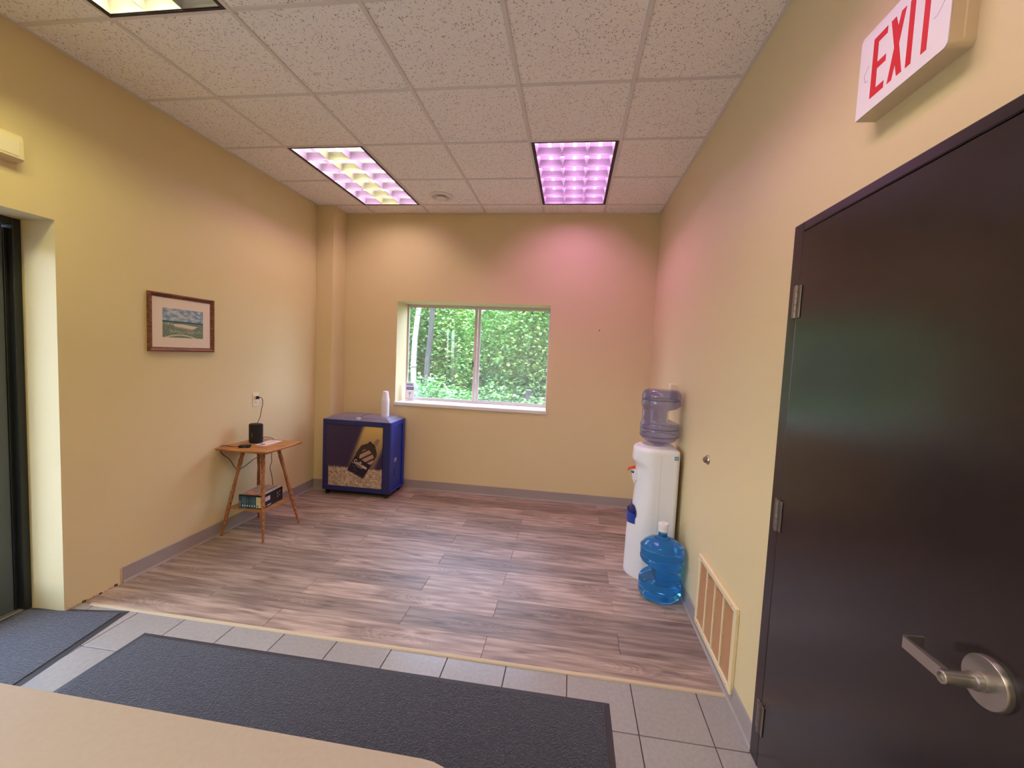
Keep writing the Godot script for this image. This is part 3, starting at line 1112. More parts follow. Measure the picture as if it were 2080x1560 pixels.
# ---------------------------------------------------------------- blue merchandiser
func merchandiser() -> void:
	var o := thing("drink_cooler", "low blue wheeled drinks cooler with a printed front panel", "cooler", Vector3(-0.322, 0, -0.235))
	var W := 0.737
	var D := 0.385
	var y0 := 0.05
	var y1 := 0.792
	var blue := mat(c8(24, 54, 160), 0.42)
	var dark := mat(c8(34, 34, 66), 0.45)
	var g := Geo.new()
	# corner posts and rails around recessed panels
	var e := 0.034
	g.lohi(Vector3(0, y0, D - 0.03), Vector3(e, y1, D), 0.003)
	g.lohi(Vector3(W - 0.078, y0, D - 0.03), Vector3(W, y1, D), 0.003)
	g.lohi(Vector3(e, y1 - 0.05, D - 0.03), Vector3(W - 0.078, y1, D), 0.003)
	g.lohi(Vector3(e, y0, D - 0.03), Vector3(W - 0.078, y0 + 0.05, D), 0.003)
	put("front_frame", g, mat(c8(36, 42, 104), 0.45), o)
	g = Geo.new()
	g.lohi(Vector3(0, y0, 0), Vector3(e, y1, D - 0.03), 0.003)
	g.lohi(Vector3(e, y0, 0), Vector3(W - 0.03, y1 - 0.005, 0.02))
	g.lohi(Vector3(e, y0, 0.02), Vector3(W - 0.03, y0 + 0.02, D - 0.03))
	g.lohi(Vector3(W - 0.03, y0, 0), Vector3(W, y1, 0.055), 0.003)
	g.lohi(Vector3(W - 0.03, y0, D - 0.08), Vector3(W, y1, D - 0.03), 0.003)
	g.lohi(Vector3(W - 0.03, y1 - 0.045, 0.055), Vector3(W, y1, D - 0.08), 0.003)
	g.lohi(Vector3(W - 0.03, y0, 0.055), Vector3(W, y0 + 0.02, D - 0.08), 0.003)
	put("body", g, blue, o)
	g = Geo.new()
	g.lohi(Vector3(W - 0.022, y0 + 0.02, 0.055), Vector3(W - 0.012, y1 - 0.045, D - 0.08))
	put("side_panel", g, blue, o)
	g = Geo.new()
	g.lohi(Vector3(W - 0.012, 0.36, 0.2), Vector3(W - 0.006, 0.40, 0.222), 0.001)
	g.lohi(Vector3(W - 0.012, 0.365, 0.232), Vector3(W - 0.006, 0.372, 0.262), 0.001)
	g.lohi(Vector3(W - 0.012, 0.388, 0.232), Vector3(W - 0.006, 0.395, 0.262), 0.001)
	put("wall_plate", g, mat(c8(205, 200, 205), 0.4), o)
	g = Geo.new()
	for k in 3:
		g.box(Vector3(W - 0.0115, 0.22 + k * 0.03, 0.235), Vector3(0.002, 0.012, 0.03))
	put("drain_slot", g, M.dark_slot, o)
	# printed panel, set back behind the frame
	var x0 := 0.027
	var x1 := 0.653
	var pz := D - 0.006
	var pts := [Vector3(x0, 0.739, pz), Vector3(x1, 0.739, pz), Vector3(x1, 0.098, pz), Vector3(x0, 0.098, pz)]
	g = Geo.new()
	g.lohi(Vector3(x0, 0.098, pz - 0.012), Vector3(x1, 0.739, pz - 0.0005))
	var pan := put("front_panel", g, dark, o)
	g = Geo.new()
	g.face(pts, Vector3(0, 0, 1), [Vector2(0, 0), Vector2(1, 0), Vector2(1, 1), Vector2(0, 1)])
	var print_mat := image_mat(panel_image(), 0.28)
	var pr := put("printed_sheet", g, print_mat, pan)
	pr.set_meta("label", "print of a bottle leaning in crushed ice")
	# top tray and two bevelled grey lids
	g = Geo.new()
	g.lohi(Vector3(0.004, y1 - 0.004, 0.004), Vector3(W - 0.004, y1 + 0.004, D - 0.004), 0.003)
	put("top_tray", g, mat(c8(120, 116, 140), 0.35), o)
	var lidm := mat(c8(122, 116, 134), 0.28)
	for k in 2:
		var a := 0.02 + k * 0.352
		var b := a + 0.345
		g = Geo.new()
		var yb := y1 + 0.004
		var yt := y1 + 0.034
		var lo := [Vector3(a, yb, 0.018), Vector3(b, yb, 0.018), Vector3(b, yb, D - 0.02), Vector3(a, yb, D - 0.02)]
		var up := [Vector3(a + (0.055 if k == 0 else 0.004), yt, 0.05), Vector3(b - (0.055 if k == 1 else 0.004), yt, 0.05), Vector3(b - (0.055 if k == 1 else 0.004), yt, D - 0.07), Vector3(a + (0.055 if k == 0 else 0.004), yt, D - 0.07)]
		for i in 4:
			g.face([lo[i], lo[(i + 1) % 4], up[(i + 1) % 4], up[i]], (lo[i] + lo[(i + 1) % 4]) * 0.5 - Vector3((a + b) / 2, yb - 0.05, D / 2))
		g.face(up, Vector3.UP)
		g.face(lo, Vector3.DOWN)
		put("lid", g, lidm, o)
	g = Geo.new()
	g.lohi(Vector3(0.352, y1 + 0.004, D - 0.05), Vector3(0.392, y1 + 0.03, D - 0.02), 0.004)
	put("lid_latch", g, mat(c8(205, 196, 210), 0.3), o)
	# casters
	for c in [Vector2(0.04, 0.04), Vector2(W - 0.04, 0.04), Vector2(0.04, D - 0.045), Vector2(W - 0.05, D - 0.045)]:
		var k := Node3D.new()
		k.name = "caster"
		o.add_child(k, true)
		k.position = Vector3(c.x, 0, c.y)
		g = Geo.new()
		g.lohi(Vector3(-0.02, 0.042, -0.02), Vector3(0.02, y0, 0.02), 0.002)
		g.lohi(Vector3(-0.018, 0.02, -0.012), Vector3(-0.013, 0.044, 0.018))
		g.lohi(Vector3(0.013, 0.02, -0.012), Vector3(0.018, 0.044, 0.018))
		put("fork", g, M.black_plastic, k)
		g = Geo.new()
		g.cone(Vector3(-0.011, 0.021, 0.008), Vector3(0.011, 0.021, 0.008), 0.021, 0.021, 16)
		put("wheel", g, M.black_plastic, k)

	# upside-down stack of foam cups
	var foam := mat(c8(238, 234, 236), 0.6)
	g = Geo.new()
	g.lathe([Vector2(0.0395, 0.0), Vector2(0.0405, 0.002), Vector2(0.0405, 0.006), Vector2(0.0385, 0.0075), Vector2(0.0265, 0.092), Vector2(0.025, 0.094), Vector2(0.0005, 0.0935)], Transform3D.IDENTITY, 28)
	g.lathe([Vector2(0.0005, 0.0905), Vector2(0.0235, 0.0905), Vector2(0.0378, 0.0)], Transform3D.IDENTITY, 28)
	var cup := g.done()
	var nc := 15
	for i in nc:
		var b := put("foam_cup", cup, foam)
		b.position = Vector3(0.262, y1 + 0.0345 + i * 0.0124, -0.05)
		tag(b, "white foam cup on top of the upside-down stack" if i == nc - 1 else ("white foam cup at the bottom of the upside-down stack" if i == 0 else "white foam cup inside the upside-down stack on the blue cooler"), "cup", "foam cups stacked on the cooler")

# ---------------------------------------------------------------- side table and what stands on it
func wood_mat(c: Color, sd: int) -> StandardMaterial3D:
	var w := 256
	var a := FastNoiseLite.new()
	a.seed = sd
	a.frequency = 0.02
	a.fractal_octaves = 3
	var img := Image.create(w, w, false, Image.FORMAT_RGB8)
	for y in w:
		for x in w:
			var t := 0.5 + 0.9 * a.get_noise_2d(x * 0.4, y * 3.2) + 0.15 * sin(y * 0.5 + 6.0 * a.get_noise_2d(x * 0.3, y * 0.8))
			var k := lerpf(1.0, 0.66, clampf(t, 0.0, 1.0))
			img.set_pixel(x, y, Color(k, k * 0.985, k * 0.96))
	var m := image_mat(img, 0.5, true)
	m.albedo_color = c
	m.uv1_scale = Vector3(1.6, 3.0, 1)
	return m

func side_table() -> void:
	var o := thing("side_table", "small wooden side table with splayed turned legs and low shelf", "table", Vector3(-0.285, 0, 1.09))
	var wood := wood_mat(c8(204, 142, 84), 3)
	var legw := wood_mat(c8(186, 122, 70), 8)
	var TY := 0.712
	# square top with an undercut edge
	var g := Geo.new()
	var h := 0.220
	for s in [[h, TY, h - 0.004, TY]]:
		pass
	var lv := [[h - 0.012, TY - 0.02], [h - 0.004, TY - 0.014], [h, TY - 0.006], [h - 0.002, TY], [h - 0.012, TY]]
	var ring := func(r: float, y: float) -> Array: return [Vector3(-r, y, -r), Vector3(r, y, -r), Vector3(r, y, r), Vector3(-r, y, r)]
	for i in lv.size() - 1:
		var a: Array = ring.call(lv[i][0], lv[i][1])
		var b: Array = ring.call(lv[i + 1][0], lv[i + 1][1])
		for k in 4:
			var out: Vector3 = (a[k] + a[(k + 1) % 4]) * 0.5
			out.y = (lv[i][0] - lv[i + 1][0]) * 10.0 * 0.5
			g.face([a[k], a[(k + 1) % 4], b[(k + 1) % 4], b[k]], out)
	g.face(ring.call(h - 0.012, TY), Vector3.UP)
	g.face(ring.call(h - 0.012, TY - 0.02), Vector3.DOWN)
	put("tabletop", g, wood, o)
	# four splayed turned legs
	var feet := [Vector3(-0.200, 0, 0.181), Vector3(0.194, 0, 0.220), Vector3(0.211, 0, -0.194), Vector3(-0.184, 0, -0.207)]
	var tops := [Vector3(-0.085, TY - 0.02, 0.085), Vector3(0.085, TY - 0.02, 0.085), Vector3(0.085, TY - 0.02, -0.085), Vector3(-0.085, TY - 0.02, -0.085)]
	var prof := [[0.0, 0.0085], [0.012, 0.010], [0.02, 0.0085], [0.12, 0.0105], [0.26, 0.0135], [0.31, 0.0145], [0.315, 0.0125], [0.33, 0.0145], [0.5, 0.0145], [0.62, 0.0135], [0.66, 0.0115], [0.69, 0.0105], [0.715, 0.0125], [0.73, 0.011], [0.75, 0.0145], [0.86, 0.0165], [0.9, 0.013], [0.915, 0.015], [1.0, 0.0165]]
	for k in 4:
		var f: Vector3 = feet[k]
		var t: Vector3 = tops[k]
		var ax := (t - f).normalized()
		var x := ax.cross(Vector3(0, 0, 1)).normalized()
		var z := x.cross(ax).normalized()
		var ln := f.distance_to(t)
		var list := []
		for v in prof:
			list.append(Vector2(v[1], v[0] * ln))
		g = Geo.new()
		g.lathe(list, Transform3D(Basis(x, ax, z), f), 14)
		g.face(range(14).map(func(i): return f + (x * cos(TAU * i / 14.0) + z * sin(TAU * i / 14.0)) * 0.0085), Vector3.DOWN)
		put("leg", g, legw, o)
	# low shelf between the legs
	g = Geo.new()
	var sy := 0.228
	var q := func(k: int, grow: float) -> Vector3:
		var f: Vector3 = feet[k]
		var t: Vector3 = tops[k]
		var p := f.lerp(t, sy / (TY - 0.02))
		return Vector3(p.x * grow, sy, p.z * grow)
	var c4 := [q.call(0, 0.97), q.call(1, 0.97), q.call(2, 0.97), q.call(3, 0.97)]
	var l4 := c4.map(func(v: Vector3) -> Vector3: return v - Vector3(0, 0.014, 0))
	g.face(c4, Vector3.UP)
	g.face(l4, Vector3.DOWN)
	for k in 4:
		g.face([c4[k], c4[(k + 1) % 4], l4[(k + 1) % 4], l4[k]], (c4[k] + c4[(k + 1) % 4]) * 0.5 - Vector3(0, sy, 0))
	put("shelf", g, wood, o)

	# black cylindrical speaker
	var sp := thing("speaker", "black upright oval speaker standing on the side table", "speaker", Vector3(-0.372, TY, 1.04))
	g = Geo.new()
	var sc := Transform3D(Basis(Vector3(1.0, 0, 0), Vector3.UP, Vector3(0, 0, 0.8)), Vector3.ZERO)
	g.lathe([Vector2(0.0005, 0), Vector2(0.05, 0.0), Vector2(0.0545, 0.004), Vector2(0.0555, 0.012), Vector2(0.0555, 0.15), Vector2(0.053, 0.157), Vector2(0.046, 0.16), Vector2(0.0005, 0.16)], sc, 36)
	var fab := mat(c8(20, 19, 22), 0.75)
	put("body", g, fab, sp)
	g = Geo.new()
	for v in [[0.0, 0.082, 0.003], [0.0, 0.066, 0.004], [0.0, 0.052, 0.002]]:
		g.cone(Vector3(v[0], v[1], 0.0435), Vector3(v[0], v[1], 0.0455), v[2], v[2] * 0.8, 8)
	put("indicator", g, mat(c8(190, 190, 196), 0.4), sp)
	# small black adapter
	var ad := thing("adapter_box", "flat black adapter box near the table's front edge", "adapter", Vector3(-0.328, TY, 1.215))
	ad.rotation.y = 0.5
	g = Geo.new()
	g.lohi(Vector3(-0.04, 0, -0.024), Vector3(0.04, 0.02, 0.024), 0.004)
	put("body", g, M.black_plastic, ad)
	g = Geo.new()
	g.lohi(Vector3(-0.012, 0.005, 0.024), Vector3(0.012, 0.014, 0.025))
	put("port", g, mat(c8(70, 68, 70), 0.4), ad)
	# sheet of paper
	var img := Image.create(64, 64, false, Image.FORMAT_RGB8)
	img.fill(c8(226, 206, 206))
	img.fill_rect(Rect2i(6, 6, 30, 3), c8(180, 150, 150))
	for i in 5:
		img.fill_rect(Rect2i(6, 14 + i * 5, 44, 1), c8(190, 168, 168))
	for y in 64:
		for x in 64:
			if Vector2((x - 26) / 16.0, (y - 50) / 6.0).length() < 1.0:
				img.set_pixel(x, y, c8(110, 84, 78))
	var pa := thing("paper_sheet", "sheet of printed paper lying on the side table", "paper", Vector3(-0.277, TY + 0.0002, 1.02))
	g = Geo.new()
	var c := [Vector3(-0.062, 0.0008, -0.105), Vector3(0.055, 0.0008, -0.112), Vector3(0.062, 0.0008, 0.108), Vector3(-0.042, 0.0008, 0.098)]
	g.face(c, Vector3.UP, [Vector2(0, 0), Vector2(1, 0), Vector2(1, 1), Vector2(0, 1)])
	g.face(c.map(func(v: Vector3) -> Vector3: return v - Vector3(0, 0.0007, 0)), Vector3.DOWN)
	put("page", g, image_mat(img, 0.7), pa)

	# carton on the low shelf
	var bxo := thing("carton", "printed black and blue carton on the table's low shelf", "box", Vector3(-0.355, 0.228, 1.245))
	bxo.rotation.y = 0.07
	g = Geo.new()
	var bw := 0.197
	var bh := 0.112
	var bd := 0.262
	g.lohi(Vector3(0, 0, -bd), Vector3(bw, bh, 0), 0.0015)
	put("body", g, mat(c8(24, 24, 30), 0.4), bxo)
	# end face
	img = Image.create(128, 72, false, Image.FORMAT_RGB8)
	img.fill(c8(30, 56, 78))
	for x in 128:
		for y in 72:
			var k := 0.5 + 0.5 * sin(x * 0.11 - 1.2)
			img.set_pixel(x, y, Color(0.10 + 0.10 * k, 0.20 + 0.16 * k, 0.28 + 0.18 * k))
	img.fill_rect(Rect2i(0, 0, 128, 8), c8(22, 26, 34))
	img.fill_rect(Rect2i(4, 30, 4, 36), c8(150, 170, 180))
	for i in 6:
		var xx := 18 + i * 13
		img.fill_rect(Rect2i(xx, 52, 6, 10), c8(210, 220, 226))
		for k in 4:
			img.fill_rect(Rect2i(xx - 1 + k * 2, 16 + (i * 7 + k * 5) % 9, 1, 26), c8(96, 128, 146))
	img.fill_rect(Rect2i(95, 8, 28, 58), c8(206, 202, 170))
	for i in 5:
		img.fill_rect(Rect2i(98, 14 + i * 5, 18, 1), c8(150, 146, 120))
	img.fill_rect(Rect2i(100, 52, 6, 10), c8(70, 54, 44))
	g = Geo.new()
	g.face([Vector3(0.002, bh - 0.003, 0.0006), Vector3(bw - 0.002, bh - 0.003, 0.0006), Vector3(bw - 0.002, 0.002, 0.0006), Vector3(0.002, 0.002, 0.0006)], Vector3(0, 0, 1), [Vector2(0, 0), Vector2(1, 0), Vector2(1, 1), Vector2(0, 1)])
	put("printed_end", g, image_mat(img, 0.35), bxo)
	# long face
	img = Image.create(160, 72, false, Image.FORMAT_RGB8)
	img.fill(c8(20, 18, 22))
	img.fill_rect(Rect2i(6, 14, 52, 24), c8(208, 190, 188))
	for i in 4:
		img.fill_rect(Rect2i(10, 18 + i * 5, 36, 1), c8(150, 130, 130))
	img.fill_rect(Rect2i(6, 62, 24, 4), c8(170, 164, 160))
	img.fill_rect(Rect2i(34, 60, 30, 6), c8(214, 210, 206))
	for e in [[112, 16, 12, 14], [132, 12, 10, 12], [114, 36, 9, 12], [132, 34, 8, 10]]:
		img.fill_rect(Rect2i(e[0], e[1], e[2], e[3]), c8(150, 140, 150))
	for i in 40:
		img.set_pixel(60 + i, 58 - int(i * 0.8), c8(96, 88, 84))
	g = Geo.new()
	g.face([Vector3(bw + 0.0006, bh - 0.003, -0.002), Vector3(bw + 0.0006, bh - 0.003, -bd + 0.002), Vector3(bw + 0.0006, 0.002, -bd + 0.002), Vector3(bw + 0.0006, 0.002, -0.002)], Vector3(1, 0, 0), [Vector2(0, 0), Vector2(1, 0), Vector2(1, 1), Vector2(0, 1)])
	put("printed_side", g, image_mat(img, 0.35), bxo)
	# top face
	img = Image.create(96, 128, false, Image.FORMAT_RGB8)
	var nz := FastNoiseLite.new()
	nz.seed = 4
	nz.frequency = 0.05
	for y in 128:
		for x in 96:
			var n := nz.get_noise_2d(x, y * 0.8)
			var cc := c8(176, 146, 118).lerp(c8(120, 96, 84), clampf(0.5 + n * 1.4, 0, 1))
			if Vector2((x - 40) / 26.0, (y - 104) / 16.0).length() < 1.0:
				cc = c8(214, 134, 82).lerp(c8(176, 84, 60), clampf(0.5 + n * 2, 0, 1))
			if x < 10 or x > 72:
				cc = c8(196, 176, 158) if x < 5 or x > 78 else c8(66, 56, 54)
			img.set_pixel(x, y, cc)
	g = Geo.new()
	g.face([Vector3(0.002, bh + 0.0006, -bd + 0.002), Vector3(bw - 0.002, bh + 0.0006, -bd + 0.002), Vector3(bw - 0.002, bh + 0.0006, -0.002), Vector3(0.002, bh + 0.0006, -0.002)], Vector3.UP, [Vector2(0, 0), Vector2(1, 0), Vector2(1, 1), Vector2(0, 1)])
	put("printed_top", g, image_mat(img, 0.35), bxo)

	# outlet above the table, with a plug and its cord running down behind the speaker
	outlet(Vector3(XL, 1.048, 0.868), Vector3(1, 0, 0), "ivory wall outlet above the side table", 0.072, 0.118)
	cord([Vector3(-0.487, 1.066, 0.868), Vector3(-0.470, 1.068, 0.862), Vector3(-0.462, 1.05, 0.853), Vector3(-0.462, 1.01, 0.850), Vector3(-0.464, 0.96, 0.862), Vector3(-0.462, 0.90, 0.880), Vector3(-0.448, 0.85, 0.93), Vector3(-0.432, 0.78, 0.97), Vector3(-0.415, 0.735, 1.0), Vector3(-0.395, 0.727, 1.01)], "thin black cord from the wall outlet down to the speaker", "plug")
	cord([Vector3(-0.345, 0.745, 0.99), Vector3(-0.36, 0.742, 0.94), Vector3(-0.352, 0.728, 0.90), Vector3(-0.345, 0.717, 0.872), Vector3(-0.345, 0.69, 0.862), Vector3(-0.36, 0.60, 0.860), Vector3(-0.365, 0.55, 0.860), Vector3(-0.362, 0.512, 0.861), Vector3(-0.377, 0.453, 0.862), Vector3(-0.361, 0.387, 0.862), Vector3(-0.35, 0.311, 0.862), Vector3(-0.348, 0.24, 0.862)], "thin dark cord hanging straight down behind the side table", "")
	cord([Vector3(-0.36, 0.722, 1.235), Vector3(-0.40, 0.722, 1.262), Vector3(-0.445, 0.722, 1.25), Vector3(-0.485, 0.718, 1.235), Vector3(-0.509, 0.715, 1.25), Vector3(-0.511, 0.69, 1.252), Vector3(-0.508, 0.65, 1.236), Vector3(-0.50, 0.594, 1.174), Vector3(-0.50, 0.545, 1.14), Vector3(-0.50, 0.502, 1.107), Vector3(-0.50, 0.484, 1.06), Vector3(-0.50, 0.495, 1.0), Vector3(-0.50, 0.53, 0.90), Vector3(-0.495, 0.545, 0.80), Vector3(-0.49, 0.57, 0.72), Vector3(-0.486, 0.62, 0.70)], "black cord looping under the tabletop from the adapter", "")

func cord(pts: Array, label: String, plug: String) -> void:
	var cv := Curve3D.new()
	for i in pts.size():
		var t: Vector3 = (pts[mini(i + 1, pts.size() - 1)] - pts[maxi(i - 1, 0)]) / 6.0
		cv.add_point(pts[i], -t, t)
	cv.bake_interval = 0.012
	var path := Array(cv.get_baked_points())
	var o := thing("power_cord", label, "cord", Vector3.ZERO)
	var g := Geo.new()
	g.tube(path, 0.0028, 6)
	put("cable", g, M.cord, o)
	if plug:
		g = Geo.new()
		g.box(pts[0] + Vector3(-0.008, 0, 0), Vector3(0.022, 0.026, 0.022), 0.004)
		put("plug", g, M.cord, o)

func outlet(at: Vector3, nn: Vector3, label: String, w: float, h: float, deep := 0.0) -> void:
	var o := thing("wall_outlet", label, "outlet", at)
	var z := Vector3.UP.cross(nn)
	o.basis = Basis(z, Vector3.UP, nn)
	var g := Geo.new()
	if deep > 0.0:
		g.lohi(Vector3(-w / 2, -h / 2, 0), Vector3(w / 2, h / 2, deep), 0.003)
		put("surface_box", g, M.ivory, o)
		o.position += nn * deep
		o.get_child(0).position.z = -deep
		g = Geo.new()
	g.lohi(Vector3(-w / 2, -h / 2, 0), Vector3(w / 2, h / 2, 0.006), 0.003)
	put("cover_plate", g, M.ivory, o)
	for s in [-1, 1]:
		g = Geo.new()
		g.box(Vector3(0, s * h * 0.17, 0.0065), Vector3(w * 0.48, h * 0.24, 0.004), 0.002)
		var r := put("socket", g, M.ivory, o)
		g = Geo.new()
		for k in [-1, 1]:
			g.box(Vector3(k * w * 0.09, s * h * 0.18, 0.0086), Vector3(0.0025, 0.008, 0.0006))
		g.cone(Vector3(0, s * h * 0.17 - 0.009, 0.0083), Vector3(0, s * h * 0.17 - 0.009, 0.0089), 0.0026, 0.0026, 8)
		put("slot", g, M.dark_slot, r)
	g = Geo.new()
	g.cone(Vector3(0, 0, 0.006), Vector3(0, 0, 0.0075), 0.003, 0.0025, 8)
	put("screw", g, M.steel, o)

# ---------------------------------------------------------------- water cooler and bottles
# five gallon bottle, standing on its base at the origin; the grip is cut in along `grip`
func bottle_rows(grip: Vector2) -> Array:
	var prof := [[0.0, 0.002], [0.085, 0.0], [0.104, 0.003], [0.119, 0.011], [0.129, 0.024], [0.1345, 0.042], [0.1345, 0.068], [0.130, 0.073], [0.130, 0.078], [0.1345, 0.083], [0.1345, 0.112], [0.131, 0.128], [0.126, 0.138], [0.125, 0.15], [0.125, 0.18], [0.1255, 0.205], [0.126, 0.224], [0.130, 0.236], [0.1345, 0.248], [0.1345, 0.270], [0.130, 0.276], [0.130, 0.281], [0.1345, 0.287], [0.1345, 0.315], [0.131, 0.334], [0.122, 0.351], [0.104, 0.368], [0.078, 0.382], [0.052, 0.392], [0.036, 0.400], [0.0285, 0.41], [0.027, 0.43], [0.027, 0.462], [0.0, 0.463]]
	var rows := []
	var seg := 72
	var t0 := grip.angle()
	for i in prof.size():
		for sub in ([0.0] if i == prof.size() - 1 else ([0.0, 0.33, 0.67] if prof[i][1] > 0.12 and prof[i][1] < 0.25 else [0.0])):
			var r0: float = lerpf(prof[i][0], prof[mini(i + 1, prof.size() - 1)][0], sub)
			var y: float = lerpf(prof[i][1], prof[mini(i + 1, prof.size() - 1)][1], sub)
			var m := smoothstep(0.118, 0.150, y) * (1.0 - smoothstep(0.218, 0.252, y))
			var d := lerpf(r0, 0.050, m)
			var row := []
			for k in seg:
				var a := TAU * k / seg
				var ca := cos(a - t0)
				var r := r0
				if ca > 0.05 and m > 0.0:
					var pl := d / ca
					# softened minimum of the round wall and the flat of the grip
					var hh := clampf(0.5 + 0.5 * (pl - r0) / 0.012, 0.0, 1.0)
					r = lerpf(pl, r0, hh) - 0.012 * hh * (1.0 - hh) * 0.5
				row.append(Vector3(r * cos(a), y, r * sin(a)))
			rows.append(row)
	return rows

func water_bottle(called: String, label: String, xf: Transform3D, grip: Vector2, tint: Color, capped: bool) -> void:
	var o := thing(called, label, "bottle", xf.origin)
	o.basis = xf.basis
	var rows := bottle_rows(grip)
	var g := Geo.new()
	g.sheet(rows, true, -1.0)
	var m := mat(tint, 0.03)
	if capped:
		m.refraction_enabled = true
		m.refraction_scale = 0.033
	m.transparency = BaseMaterial3D.TRANSPARENCY_ALPHA
	put("bottle_body", g, m, o)
	# moulded ribs round the wall
	var rm := mat(Color(tint.r * 0.6, tint.g * 0.6, tint.b * 0.75, 0.55), 0.1)
	rm.transparency = BaseMaterial3D.TRANSPARENCY_ALPHA
	for ry in [0.0755, 0.2785, 0.331]:
		var ring := []
		var rr := 0.1318 if ry < 0.3 else 0.1335
		for k in 49:
			ring.append(Vector3(cos(TAU * k / 48.0) * rr, ry, sin(TAU * k / 48.0) * rr))
		g = Geo.new()
		g.tube(ring, 0.0026, 6, false)
		put("rib", g, rm, o)
	if capped:
		g = Geo.new()
		g.lathe([Vector2(0.0285, 0.435), Vector2(0.030, 0.437), Vector2(0.030, 0.468), Vector2(0.0325, 0.470), Vector2(0.0335, 0.484), Vector2(0.031, 0.490), Vector2(0.024, 0.491), Vector2(0.022, 0.488), Vector2(0.0005, 0.488)], Transform3D.IDENTITY, 28)
		var c := put("cap", g, M.white_plastic, o)
		g = Geo.new()
		g.cone(Vector3(0, 0.4875, 0), Vector3(0, 0.4915, 0), 0.009, 0.007, 14)
		put("cap_plug", g, mat(c8(216, 206, 204), 0.45), c)

func cooler_ring(y: float, front: float, inset: float) -> Array:
	# plan: flat back at local +x 0.155, round front towards -x; front = how far it reaches
	var pts := []
	var hz := 0.1625 - inset
	var bx := 0.155 - inset
	var n := 28
	var rb := 0.03
	for k in n + 1:
		var a := PI / 2 + PI * k / n
		pts.append(Vector3(cos(a) * (front - inset), y, sin(a) * hz))
	for k in 5:
		var a := -PI / 2 + (PI / 2) * k / 4.0
		pts.append(Vector3(bx - rb + cos(a) * rb, y, -hz + rb + sin(a) * rb))
	for k in 5:
		var a := (PI / 2) * k / 4.0
		pts.append(Vector3(bx - rb + cos(a) * rb, y, hz - rb + sin(a) * rb))
	return pts

